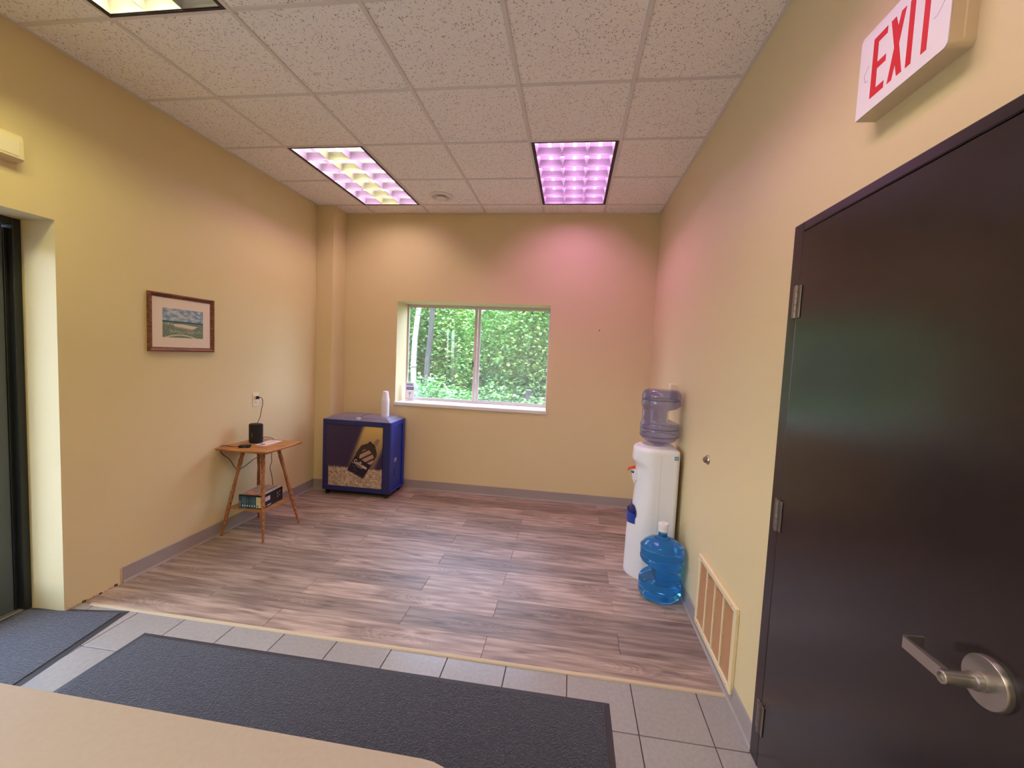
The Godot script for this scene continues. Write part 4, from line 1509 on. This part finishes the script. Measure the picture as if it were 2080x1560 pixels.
func water_cooler() -> void:
	var o := thing("water_cooler", "tall white bottled-water cooler standing against the right wall", "water cooler", Vector3(2.81, 0, 1.083))
	var white := mat(c8(226, 224, 222), 0.32)
	var g := Geo.new()
	var rows := []
	for v in [[0.0, 0.153, 0.004], [0.004, 0.156, 0.0], [0.05, 0.156, 0.0], [0.0505, 0.155, 0.0008], [0.053, 0.155, 0.0008], [0.0535, 0.156, 0.0], [0.25, 0.153, 0.0], [0.40, 0.150, 0.0], [0.425, 0.148, 0.0], [0.44, 0.130, 0.0], [0.50, 0.120, 0.0], [0.60, 0.112, 0.0], [0.69, 0.110, 0.0], [0.78, 0.108, 0.0], [0.80, 0.118, 0.0], [0.825, 0.136, 0.0], [0.84, 0.140, 0.0], [0.90, 0.137, 0.0], [0.917, 0.136, 0.001], [0.928, 0.132, 0.006], [0.936, 0.126, 0.016], [0.938, 0.115, 0.03]]:
		rows.append(cooler_ring(v[0], v[1], v[2]))
	g.sheet(rows, true, -1.0)
	g.face(rows[-1], Vector3.UP)
	g.face(rows[0], Vector3.DOWN)
	put("body", g, white, o)
	# side panel seam, a thin raised cover strip
	g = Geo.new()
	g.lohi(Vector3(0.028, 0.056, 0.1615), Vector3(0.0295, 0.90, 0.1635))
	put("panel_seam", g, mat(c8(190, 184, 180), 0.5), o)
	g = Geo.new()
	g.lohi(Vector3(0.112, 0.871, 0.1622), Vector3(0.139, 0.898, 0.1632), 0.0003)
	put("sticker", g, mat(c8(96, 142, 168), 0.4), o)
	g = Geo.new()
	g.lohi(Vector3(0.118, 0.882, 0.1632), Vector3(0.133, 0.887, 0.1635))
	put("sticker_mark", g, mat(c8(180, 206, 216), 0.4), o)
	# collar that carries the bottle
	g = Geo.new()
	g.lathe([Vector2(0.118, 0.934), Vector2(0.118, 0.940), Vector2(0.110, 0.945), Vector2(0.094, 0.946), Vector2(0.086, 0.942), Vector2(0.07, 0.93), Vector2(0.0005, 0.925)], Transform3D(Basis.IDENTITY, Vector3(0.02, 0, 0)), 40)
	put("collar", g, white, o)
	# two taps
	for k in 2:
		var tp := Node3D.new()
		tp.name = "tap"
		o.add_child(tp, true)
		tp.position = Vector3(-0.108, 0.73, 0.035 - k * 0.07)
		g = Geo.new()
		g.lohi(Vector3(-0.022, -0.05, -0.013), Vector3(0.012, 0.016, 0.013), 0.004)
		g.cone(Vector3(-0.012, -0.05, 0), Vector3(-0.014, -0.066, 0), 0.011, 0.008, 12)
		put("spout", g, M.white_plastic, tp)
		g = Geo.new()
		var cm := mat(c8(38, 40, 120), 0.35) if k == 0 else mat(c8(206, 62, 30), 0.35)
		if k == 0:
			g.cone(Vector3(0.004, 0.004, 0), Vector3(-0.034, 0.008, 0), 0.010, 0.0065, 12)
			g.box(Vector3(-0.036, 0.009, 0), Vector3(0.012, 0.008, 0.024), 0.003)
		else:
			g.cone(Vector3(-0.004, 0.034, 0), Vector3(-0.04, 0.022, 0), 0.0075, 0.007, 12)
			g.cone(Vector3(-0.04, 0.022, 0), Vector3(-0.058, 0.002, 0), 0.0075, 0.006, 12)
			g.box(Vector3(-0.030, 0.022, 0), Vector3(0.05, 0.008, 0.02), 0.003)
		put("lever", g, cm, tp)
	# blue drip tray set into the front
	var trayc := mat(c8(30, 62, 150), 0.3)
	g = Geo.new()
	rows = []
	for v in [[0.375, 0.154], [0.385, 0.156], [0.44, 0.156], [0.452, 0.154]]:
		var row := []
		for k in 21:
			var a := PI - 0.74 + 1.48 * k / 20.0
			var y: float = v[0]
			if v[0] < 0.40:
				y += 0.02 * absf(k - 10) / 10.0 - 0.01
			row.append(Vector3(cos(a) * v[1], y, sin(a) * 0.1655))
		rows.append(row)
	g.sheet(rows, false, 1.0)
	put("drip_tray", g, trayc, o)
	g = Geo.new()
	rows = []
	for v in [[0.430, 0.146], [0.470, 0.136], [0.503, 0.125]]:
		var row := []
		for k in 21:
			var w: float = 0.72 if v[0] < 0.46 else (0.66 if v[0] < 0.49 else 0.4)
			var a := PI - w + 2 * w * k / 20.0
			row.append(Vector3(cos(a) * v[1], v[0], sin(a) * (0.1655 if v[0] < 0.49 else 0.164)))
		rows.append(row)
	g.sheet(rows, false, 1.0)
	put("tray_recess", g, mat(c8(18, 30, 92), 0.3), o)

	# full bottle upside down on the cooler, and a second one on the floor
	water_bottle("water_bottle", "grey-blue water bottle upside down on top of the cooler", Transform3D(Basis(Vector3(1, 0, 0), Vector3(0, -1, 0), Vector3(0, 0, -1)), Vector3(2.842, 1.342, 1.085)), Vector2(0.96, -0.28), Color(0.34, 0.35, 0.58, 0.48), false)
	water_bottle("water_bottle", "bright blue water bottle with a white cap on the floor", Transform3D(Basis.IDENTITY, Vector3(2.844, 0.001, 1.405)), Vector2(-0.98, -0.02), Color(0.34, 0.74, 1.0, 0.07), true)

# ---------------------------------------------------------------- things on walls and ceiling
func wall_fittings() -> void:
	# outlet half hidden by the upside-down bottle
	outlet(Vector3(XR, 1.312, 0.86), Vector3(-1, 0, 0), "ivory wall outlet behind the upside-down bottle", 0.075, 0.12, 0.045)
	# return air grille
	var v := thing("air_grille", "cream louvred return-air grille low on the right wall", "vent", Vector3(XR, 0, 0))
	var cream := mat(c8(224, 204, 160), 0.45)
	var y0 := 0.055
	var y1 := 0.458
	var z0 := 1.732
	var z1 := 2.288
	var g := Geo.new()
	var e := 0.03
	var px := -0.018
	g.lohi(Vector3(px, y0, z0), Vector3(-0.004, y0 + e, z1), 0.003)
	g.lohi(Vector3(px, y1 - e, z0), Vector3(-0.0, y1, z1), 0.003)
	g.lohi(Vector3(px, y0 + e, z0), Vector3(-0.0, y1 - e, z0 + e), 0.003)
	g.lohi(Vector3(px, y0 + e, z1 - e), Vector3(-0.0, y1 - e, z1), 0.003)
	put("frame", g, cream, v)
	for k in 3:
		var zz := z0 + e + (z1 - z0 - 2 * e) * (k + 1) / 4.0
		g = Geo.new()
		g.lohi(Vector3(px + 0.001, y0 + e, zz - 0.006), Vector3(-0.002, y1 - e, zz + 0.006), 0.001)
		put("mullion", g, cream, v)
	g = Geo.new()
	g.lohi(Vector3(-0.0015, y0 + e, z0 + e), Vector3(-0.0005, y1 - e, z1 - e))
	put("backing", g, mat(c8(120, 82, 54), 0.9), v)
	var bl := Geo.new()
	var lw := z1 - z0 - 2 * e
	bl.prism(PackedVector2Array([Vector2(-0.0125, -0.0022), Vector2(-0.0120, -0.0030), Vector2(-0.0016, -0.0002), Vector2(-0.0020, 0.0006)]), lw, Transform3D(Basis.IDENTITY, Vector3(0, 0, z0 + e)))
	var blade := bl.done()
	var tan_slat := mat(c8(190, 146, 104), 0.6)
	var nb := 30
	for i in nb:
		var b := put("blade", blade, tan_slat, v)
		b.position.y = y0 + e + (i + 0.5) * (y1 - y0 - 2 * e) / nb
	for s in [Vector2(y1 - 0.015, z1 - 0.05), Vector2(y1 - 0.015, z0 + 0.05), Vector2(y0 + 0.015, z1 - 0.05), Vector2(y0 + 0.015, z0 + 0.05)]:
		g = Geo.new()
		g.cone(Vector3(px + 0.0005, s.x, s.y), Vector3(px - 0.001, s.x, s.y), 0.004, 0.003, 8)
		put("screw", g, M.hinge, v)
	# round wall bumper
	var d := thing("door_stop", "small round metal door bumper on the right wall", "door stop", Vector3(XR, 0.993, 1.713))
	var ax := Transform3D(Basis(Vector3(0, 1, 0), Vector3(-1, 0, 0), Vector3(0, 0, 1)), Vector3.ZERO)
	g = Geo.new()
	g.lathe([Vector2(0.027, 0.0), Vector2(0.027, 0.004), Vector2(0.024, 0.010), Vector2(0.019, 0.012)], ax, 24)
	put("ring", g, mat(c8(190, 174, 150), 0.25, 0.9), d)
	g = Geo.new()
	g.lathe([Vector2(0.019, 0.008), Vector2(0.018, 0.018), Vector2(0.014, 0.025), Vector2(0.007, 0.029), Vector2(0.0005, 0.03)], ax, 24)
	put("rubber_tip", g, mat(c8(110, 92, 78), 0.6), d)

	# exit sign; built facing -x, text runs towards +z
	var x := thing("exit_sign", "white box exit sign with red letters above the black door", "exit sign", Vector3(XR, 0, 0))
	var body := mat(c8(216, 196, 160), 0.45)
	g = Geo.new()
	var outline := PackedVector2Array()
	for p in [[2.882, 2.222, 0.002], [3.18, 2.222, 0.012], [3.18, 2.438, 0.012], [2.882, 2.438, 0.012]]:
		outline.append_array(corner(Vector2(p[0], p[1]), Vector2(3.031, 2.33), p[2]))
	var yz := Transform3D(Basis(Vector3(0, 0, 1), Vector3(0, 1, 0), Vector3(-1, 0, 0)), Vector3.ZERO)
	g.prism(outline, 0.050, yz)
	put("housing", g, body, x)
	g = Geo.new()
	var plate := PackedVector2Array()
	for p in [[2.883, 2.223, 0.002], [3.179, 2.223, 0.012], [3.179, 2.437, 0.012], [2.883, 2.437, 0.012]]:
		plate.append_array(corner(Vector2(p[0], p[1]), Vector2(3.031, 2.33), p[2]))
	var yz2 := Transform3D(yz.basis, Vector3(-0.0505, 0, 0))
	g.prism(plate, 0.002, yz2)
	put("face_plate", g, mat(c8(236, 226, 228), 0.4), x)
	g = Geo.new()
	g.lohi(Vector3(-0.025, 2.235, 3.1798), Vector3(-0.022, 2.425, 3.1808))
	put("seam", g, mat(c8(232, 214, 180), 0.4), x)
	var red := mat(c8(214, 30, 48), 0.4)
	var yz3 := Transform3D(yz.basis, Vector3(-0.0522, 0, 0))
	var ya := 2.254
	var yb := 2.406
	for l in [
		[[2.936, ya], [2.987, ya], [2.987, ya + 0.018], [2.957, ya + 0.018], [2.956, ya + 0.066], [2.987, ya + 0.066], [2.987, ya + 0.083], [2.955, ya + 0.083], [2.954, yb - 0.018], [2.985, yb - 0.018], [2.985, yb], [2.935, yb]],
		[[2.999, ya], [3.015, ya], [3.0225, ya + 0.032], [3.031, ya], [3.048, ya], [3.0305, ya + 0.077], [3.046, yb], [3.030, yb], [3.0225, yb - 0.028], [3.013, yb], [2.996, yb], [3.0145, ya + 0.077]],
		[[3.059, ya], [3.076, ya], [3.075, yb], [3.058, yb]],
		[[3.104, ya], [3.121, ya], [3.121, yb - 0.018], [3.140, yb - 0.018], [3.140, yb], [3.086, yb], [3.086, yb - 0.018], [3.104, yb - 0.018]],
	]:
		var pg := PackedVector2Array()
		for p in l:
			pg.append(Vector2(p[0], p[1]))
		g = Geo.new()
		g.prism(pg, 0.0006, yz3)
		put("letter", g, red, x)
	# knock-out arrows, scored as fine lines
	var score := mat(c8(150, 130, 134), 0.6)
	for a in [[[2.905, 2.331], [2.923, 2.349], [2.905, 2.331], [2.912, 2.310], [2.923, 2.309]], [[3.133, 2.310], [3.143, 2.310], [3.160, 2.328], [3.143, 2.349]]]:
		g = Geo.new()
		for k in a.size() - 1:
			if k == 1 and a.size() == 5:
				continue
			var p := Vector2(a[k][0], a[k][1])
			var q := Vector2(a[k + 1][0], a[k + 1][1])
			g.cone(Vector3(-0.0524, p.y, p.x), Vector3(-0.0524, q.y, q.x), 0.0006, 0.0006, 5)
		put("scored_arrow", g, score, x)

	# emergency unit above the entrance
	var u := thing("emergency_light", "ivory emergency light box above the left entrance recess", "emergency light", Vector3(XL, 0, 0))
	g = Geo.new()
	var sidep := PackedVector2Array([Vector2(0, 2.352), Vector2(0.040, 2.352), Vector2(0.052, 2.362), Vector2(0.050, 2.44), Vector2(0.044, 2.468), Vector2(0.034, 2.476), Vector2(0, 2.476)])
	g.prism(sidep, 0.30, Transform3D(Basis.IDENTITY, Vector3(0, 0, 2.462)))
	put("housing", g, mat(c8(222, 204, 164), 0.4), u)
	g = Geo.new()
	g.lohi(Vector3(0.0, 2.348, 2.456), Vector3(0.012, 2.480, 2.768), 0.004)
	put("back_plate", g, mat(c8(224, 206, 160), 0.4), u)
	g = Geo.new()
	g.lohi(Vector3(0.0505, 2.372, 2.48), Vector3(0.054, 2.440, 2.745), 0.001)
	put("lens", g, mat(c8(226, 214, 184), 0.25), u)

	# round ceiling diffuser
	var c := thing("ceiling_diffuser", "small round white air diffuser in a ceiling tile", "vent", Vector3(0.895, HC, 0.235))
	g = Geo.new()
	var dn := Transform3D(Basis(Vector3(1, 0, 0), Vector3(0, -1, 0), Vector3(0, 0, -1)), Vector3.ZERO)
	g.lathe([Vector2(0.112, -0.005), Vector2(0.112, 0.004), Vector2(0.100, 0.013), Vector2(0.088, 0.015), Vector2(0.083, 0.010), Vector2(0.083, -0.03)], dn, 40)
	put("outer_ring", g, M.trim_white, c)
	g = Geo.new()
	g.lathe([Vector2(0.08, -0.03), Vector2(0.0005, -0.03)], dn, 24)
	put("duct", g, M.dark_slot, c)
	g = Geo.new()
	g.lathe([Vector2(0.0005, 0.012), Vector2(0.046, 0.012), Vector2(0.052, 0.018), Vector2(0.052, 0.026), Vector2(0.044, 0.031), Vector2(0.025, 0.033), Vector2(0.0005, 0.0335)], dn, 40)
	put("centre_disc", g, M.trim_white, c)
	for k in 3:
		var a := TAU * k / 3.0
		g = Geo.new()
		g.box(Vector3(0.062, -0.008, 0), Vector3(0.046, 0.004, 0.006), 0.001, Transform3D(Basis(Vector3.UP, a), Vector3.ZERO))
		put("spoke", g, M.trim_white, c)

func corner(p: Vector2, centre: Vector2, r: float) -> PackedVector2Array:
	var sx := signf(p.x - centre.x)
	var sy := signf(p.y - centre.y)
	var c := p - Vector2(sx, sy) * r
	var a := PackedVector2Array()
	for k in 6:
		var t := (PI / 2) * k / 5.0
		var v := Vector2(cos(t) * sx, sin(t) * sy)
		if sx * sy < 0:
			v = Vector2(sin(t) * sx, cos(t) * sy)
		a.append(c + v * r)
	return a

func picture() -> void:
	var o := thing("framed_picture", "framed aerial landscape print hanging on the left wall", "picture", Vector3(XL, 1.648, 1.5735))
	var W := 0.505
	var H := 0.387
	var wood := wood_mat(c8(140, 84, 56), 21)
	# local: x out of the wall, y up, z along the wall; seen from the room, left is +z
	var prof := PackedVector2Array([Vector2(0, 0), Vector2(0, 0.020), Vector2(0.008, 0.022), Vector2(0.016, 0.016), Vector2(0.022, 0.010), Vector2(0.028, 0.009), Vector2(0.030, 0)])
	for k in 4:
		var hor := k % 2 == 0
		var ln := W if hor else H
		var half := (H if hor else W) * 0.5
		var s := 1.0 if k < 2 else -1.0
		var g := Geo.new()
		# mitred rail built from its profile
		var rows := []
		for v in prof:
			var inset := v.x
			var e := ln * 0.5 - inset
			var p0: Vector3
			var p1: Vector3
			if hor:
				p0 = Vector3(v.y, s * (half - inset), -e)
				p1 = Vector3(v.y, s * (half - inset), e)
			else:
				p0 = Vector3(v.y, -e, s * (half - inset))
				p1 = Vector3(v.y, e, s * (half - inset))
			rows.append([p0, p1])
		var mid := Vector3(0.005, s * (half - 0.015), 0) if hor else Vector3(0.005, 0, s * (half - 0.015))
		for i in rows.size() - 1:
			var q := [rows[i][0], rows[i][1], rows[i + 1][1], rows[i + 1][0]]
			var ce: Vector3 = (q[0] + q[1] + q[2] + q[3]) * 0.25
			g.face(q, ce - mid)
		put("frame_rail", g, wood, o)
	var g := Geo.new()
	g.lohi(Vector3(0.002, -H / 2 + 0.026, -W / 2 + 0.026), Vector3(0.007, H / 2 - 0.026, W / 2 - 0.026))
	put("mount", g, mat(c8(226, 206, 190), 0.7), o)
	var w := 256
	var h := 160
	var img := Image.create(w, h, false, Image.FORMAT_RGB8)
	var nz := FastNoiseLite.new()
	nz.seed = 12
	nz.frequency = 0.018
	nz.fractal_octaves = 4
	var roof := PackedVector2Array([Vector2(62, 84), Vector2(120, 82), Vector2(222, 92), Vector2(186, 108), Vector2(70, 96)])
	var face := PackedVector2Array([Vector2(70, 97), Vector2(186, 109), Vector2(186, 117), Vector2(70, 103)])
	for y in h:
		for x in w:
			var n := nz.get_noise_2d(x, y * 2.2)
			var f := nz.get_noise_2d(x * 4.0, y * 9.0)
			var c: Color
			if y < 68:
				c = c8(110, 138, 168).lerp(c8(188, 188, 186), clampf(0.55 + n * 1.5, 0, 1))
			elif y < 77:
				c = c8(52, 86, 92)
			else:
				c = c8(84, 112, 92).lerp(c8(132, 140, 112), clampf(0.5 + f * 1.6, 0, 1))
				if y > 78 and y < 92 and x < 60 and f > 0.0:
					c = c8(186, 176, 166)
				if absf(y - 126 - n * 14) < 7 and f > -0.05 and x > 40:
					c = c8(170, 160, 146)
			var p := Vector2(x, y)
			if in_poly(p, roof):
				c = c8(214, 196, 176)
			elif in_poly(p, face):
				c = c8(190, 172, 152) if y % 4 < 2 else c8(120, 112, 104)
			var arc := absf(p.distance_to(Vector2(110, 420)) - 276.0)
			if arc < 3.5:
				c = c8(196, 192, 156)
			img.set_pixel(x, y, c)
	g = Geo.new()
	var px := 0.0078
	var a := Vector3(px, 0.098, 0.153)
	var b := Vector3(px, 0.098, -0.163)
	g.face([a, b, Vector3(px, -0.098, -0.163), Vector3(px, -0.098, 0.153)], Vector3(1, 0, 0), [Vector2(0, 0), Vector2(1, 0), Vector2(1, 1), Vector2(0, 1)])
	put("print", g, image_mat(img, 0.6), o)

# ---------------------------------------------------------------- outdoors
func leaf_mesh() -> ArrayMesh:
	var g := Geo.new()
	# broad lobed leaf, one unit long, folded along the midrib
	var L := [Vector3(0, 0, 0), Vector3(0.30, 0.05, 0.18), Vector3(0.46, 0.04, 0.50), Vector3(0.24, 0.06, 0.60), Vector3(0.0, 0.0, 1.0)]
	for i in range(1, 4):
		g.face([L[0], L[i], L[i + 1]], Vector3.UP)
		var m := [L[0], L[i], L[i + 1]].map(func(v: Vector3) -> Vector3: return Vector3(-v.x, v.y, v.z))
		g.face(m, Vector3.UP)
	return g.done()

func shrub(called: String, label: String, group: String, at: Vector3, size: Vector3, count: int, leaf: float, tone: Array, stems: int, lm: Material, mesh: Mesh, sd: int, cat := "shrub") -> void:
	var o := thing(called, label, cat, at, group)
	var r := RandomNumberGenerator.new()
	r.seed = sd
	var bark := mat(c8(96, 84, 70), 0.9)
	var tips := []
	for i in stems:
		var g := Geo.new()
		var a := r.randf() * TAU
		var top := Vector3(cos(a) * size.x * 0.55 * r.randf(), size.y * r.randf_range(0.6, 0.95), sin(a) * size.z * 0.55 * r.randf())
		var root := Vector3(cos(a) * 0.06, 0, sin(a) * 0.06)
		var mid := root.lerp(top, 0.5) + Vector3(r.randf_range(-0.06, 0.06), 0, r.randf_range(-0.06, 0.06))
		g.cone(root, mid, 0.016, 0.011, 6, false)
		g.cone(mid, top, 0.011, 0.004, 6, false)
		put("stem", g, bark, o)
		tips.append(top)
	var mm := MultiMesh.new()
	mm.transform_format = MultiMesh.TRANSFORM_3D
	mm.use_colors = true
	mm.mesh = mesh
	mm.instance_count = count
	for i in count:
		# leaves sit in sprays on a lumpy crown
		var v := Vector3(r.randfn(), r.randfn(), r.randfn()).normalized() * pow(r.randf(), 0.4)
		var p := Vector3(v.x * size.x, size.y * 0.52 + v.y * size.y * 0.5, v.z * size.z)
		p.y = maxf(p.y, 0.03)
		var b := Basis(Vector3.UP, r.randf() * TAU) * Basis(Vector3.RIGHT, r.randf_range(-0.2, 0.9)) * Basis(Vector3.FORWARD, r.randf_range(-0.5, 0.5))
		var s := leaf * r.randf_range(0.6, 1.25)
		mm.set_instance_transform(i, Transform3D(b.scaled(Vector3(s, s, s)), p))
		var c: Color = tone[r.randi() % tone.size()]
		var k := r.randf_range(0.8, 1.15)
		mm.set_instance_color(i, Color(c.r * k, c.g * k, c.b * k))
	var f := MultiMeshInstance3D.new()
	f.name = "foliage"
	f.multimesh = mm
	f.material_override = lm
	f.set_meta("kind", "stuff")
	o.add_child(f)

func trunk(path: Array, radii: Array, seg := 14) -> Geo:
	var g := Geo.new()
	var rows := []
	for i in path.size():
		var row := []
		for k in seg:
			var a := TAU * k / seg
			row.append(path[i] + Vector3(cos(a), 0, sin(a)) * radii[i])
		rows.append(row)
	g.sheet(rows, true, -1.0)
	return g

func outdoors() -> void:
	# ground outside
	var g := Geo.new()
	g.lohi(Vector3(-30, -0.5, -40), Vector3(30, -0.25, ZB - 0.36))
	var soil := mat(c8(92, 98, 58), 0.95)
	soil.albedo_texture = noise_tex(0.05, 256, 0.0, ramp([[0.0, c8(150, 140, 110)], [0.5, c8(210, 220, 170)], [1.0, c8(255, 255, 220)]]))
	soil.uv1_triplanar = true
	soil.uv1_world_triplanar = true
	tag(put("woodland_ground", g, soil), "leaf-littered woodland ground beyond the window", "ground", "", "structure")
	g = Geo.new()
	g.lohi(Vector3(-30, -0.5, ZB - 0.36), Vector3(XL - 0.45, -0.03, 14))
	tag(put("pavement", g, mat(c8(112, 116, 124), 0.9)), "grey asphalt pavement outside the left entrance", "pavement", "", "structure")

	# flat canopy over the entrance, carried by two posts
	var cn := thing("entrance_canopy", "flat canopy over the entrance outside the left door", "canopy", Vector3.ZERO)
	g = Geo.new()
	g.lohi(Vector3(-1.8, 2.34, 1.5), Vector3(XL - 0.46, 2.5, 4.1), 0.01)
	put("roof_slab", g, mat(c8(196, 192, 184), 0.8), cn)
	for zz in [1.65, 3.95]:
		g = Geo.new()
		g.lohi(Vector3(-1.76, -0.03, zz - 0.04), Vector3(-1.68, 2.34, zz + 0.04), 0.005)
		put("post", g, M.bronze, cn)

	var lm := mat(Color.WHITE, 0.5)
	lm.vertex_color_use_as_albedo = true
	lm.backlight_enabled = true
	lm.backlight = Color(0.55, 0.72, 0.35)
	var leaf := leaf_mesh()
	var bright := [Color(0.20, 0.42, 0.10), Color(0.15, 0.35, 0.09), Color(0.26, 0.46, 0.13), Color(0.11, 0.27, 0.07)]
	var mid := [Color(0.14, 0.27, 0.07), Color(0.20, 0.35, 0.08), Color(0.09, 0.19, 0.05), Color(0.29, 0.37, 0.08)]
	var deep := [Color(0.08, 0.17, 0.05), Color(0.13, 0.24, 0.07), Color(0.05, 0.11, 0.03), Color(0.22, 0.28, 0.07)]

	# birch and a darker trunk beside it
	var bark := mat(Color.WHITE, 0.8)
	var img := Image.create(64, 512, false, Image.FORMAT_RGB8)
	img.fill(c8(128, 130, 126))
	var r := RandomNumberGenerator.new()
	r.seed = 77
	for i in 90:
		var y := r.randi_range(0, 505)
		var x := r.randi_range(0, 60)
		var l := r.randi_range(4, 22)
		img.fill_rect(Rect2i(x, y, mini(l, 64 - x), r.randi_range(1, 4)), c8(52, 50, 48) if r.randf() < 0.6 else c8(110, 108, 104))
	for y in [150, 268, 330]:
		img.fill_rect(Rect2i(0, y, 64, 5), c8(60, 58, 54))
	bark.albedo_texture = ImageTexture.create_from_image(img)
	bark.texture_repeat = true
	bark.uv1_scale = Vector3(1, 2, 1)
	var b := thing("birch_tree", "white-barked birch trunk seen through the left pane", "tree", Vector3(-0.93, -0.25, -4.0))
	put("trunk", trunk([Vector3(0, 0, 0), Vector3(0.01, 0.8, 0), Vector3(-0.015, 1.5, 0), Vector3(0.0, 2.05, 0), Vector3(0.05, 2.55, 0), Vector3(0.13, 3.3, -0.1), Vector3(0.22, 4.6, -0.2)], [0.066, 0.060, 0.055, 0.052, 0.049, 0.043, 0.03]), bark, b)
	g = Geo.new()
	g.cone(Vector3(0.1, 3.1, -0.1), Vector3(0.6, 3.9, 0.2), 0.02, 0.008, 6)
	g.cone(Vector3(0.15, 3.6, -0.15), Vector3(-0.4, 4.4, -0.3), 0.02, 0.008, 6)
	put("branch", g, bark, b)
	var dk := mat(c8(86, 80, 74), 0.9)
	dk.albedo_texture = noise_tex(0.06, 128, 0.0, ramp([[0.0, c8(140, 140, 140)], [1.0, c8(255, 255, 255)]]))
	var t := thing("dark_tree", "slender dark tree trunk right of the birch", "tree", Vector3(-0.90, -0.25, -4.6))
	put("trunk", trunk([Vector3(0, 0, 0), Vector3(0.02, 0.9, 0), Vector3(0.04, 1.6, 0), Vector3(0.09, 2.2, 0), Vector3(0.12, 2.9, 0), Vector3(0.2, 4.8, 0)], [0.075, 0.068, 0.062, 0.056, 0.05, 0.03]), dk, t)
	t = thing("tree_stump", "short grey stump low behind the right pane", "stump", Vector3(1.42, -0.25, -3.6))
	put("trunk", trunk([Vector3(0, 0, 0), Vector3(0, 0.5, 0), Vector3(0.02, 1.16, 0)], [0.075, 0.06, 0.055]), dk, t)
	g = Geo.new()
	g.cone(Vector3(0.02, 1.155, 0), Vector3(0.02, 1.165, 0), 0.055, 0.05, 14)
	put("cut_top", g, mat(c8(150, 140, 120), 0.9), t)

	# thicket close to the window
	var near := [[-0.35, -3.3, 0.62, 1.35], [0.30, -3.0, 0.55, 1.15], [-0.75, -2.9, 0.45, 1.05], [0.85, -3.1, 0.6, 1.25], [1.6, -3.0, 0.55, 1.1], [2.3, -3.2, 0.6, 1.3], [-1.7, -3.6, 0.6, 1.4], [-2.6, -3.5, 0.7, 1.5]]
	for i in near.size():
		var e: Array = near[i]
		shrub("leafy_shrub", "light green leafy shrub low in the thicket outside the window", "low shrubs outside the window", Vector3(e[0], -0.25, e[1]), Vector3(e[2], e[3], e[2]), 2600, 0.068, bright if i < 3 or i > 5 else mid, 6, lm, leaf, 100 + i)
	# taller growth behind it
	var back := [[-1.05, -7.4, 1.0, 3.9], [-0.55, -8.2, 1.1, 4.2], [-2.4, -5.6, 1.0, 3.4], [-1.5, -6.3, 1.0, 3.8], [-0.3, -5.8, 1.0, 3.3], [0.5, -5.4, 0.95, 3.2], [1.4, -5.0, 0.95, 3.3], [2.4, -5.2, 1.0, 3.4], [-3.6, -6.2, 1.1, 3.8], [3.5, -5.6, 1.1, 3.6]]
	for i in back.size():
		var e: Array = back[i]
		shrub("young_tree", "tall leafy young tree standing behind the thicket", "young trees behind the thicket", Vector3(e[0], -0.25, e[1]), Vector3(e[2], e[3], e[2]), 5200, 0.085, [mid, bright, mid, deep][i % 4], 5, lm, leaf, 200 + i, "tree")
	# wall of woods further off
	for i in 11:
		shrub("forest_tree", "dense forest tree in the green distance", "forest trees in the distance", Vector3(-9.0 + i * 1.75, -0.25, -9.5 - (i % 3) * 1.1), Vector3(1.7, 7.0, 1.5), 6500, 0.20, [deep, mid, bright][i % 3], 3, lm, leaf, 300 + i, "tree")
	# and the woods behind those
	for i in 8:
		shrub("forest_tree", "dense forest tree in the green distance", "forest trees in the distance", Vector3(-11.0 + i * 2.7, -0.25, -14.0 - (i % 2) * 1.2), Vector3(2.4, 9.0, 1.6), 5200, 0.34, [deep, mid][i % 2], 3, lm, leaf, 330 + i, "tree")
	# trees across from the entrance
	for i in 5:
		shrub("roadside_tree", "leafy tree across from the entrance door", "trees across from the entrance", Vector3(-15.0 - (i % 2) * 2.0, -0.03, -5.0 + i * 3.6), Vector3(2.2, 3.4, 2.2), 1800, 0.30, [mid, deep][i % 2], 3, lm, leaf, 400 + i, "tree")
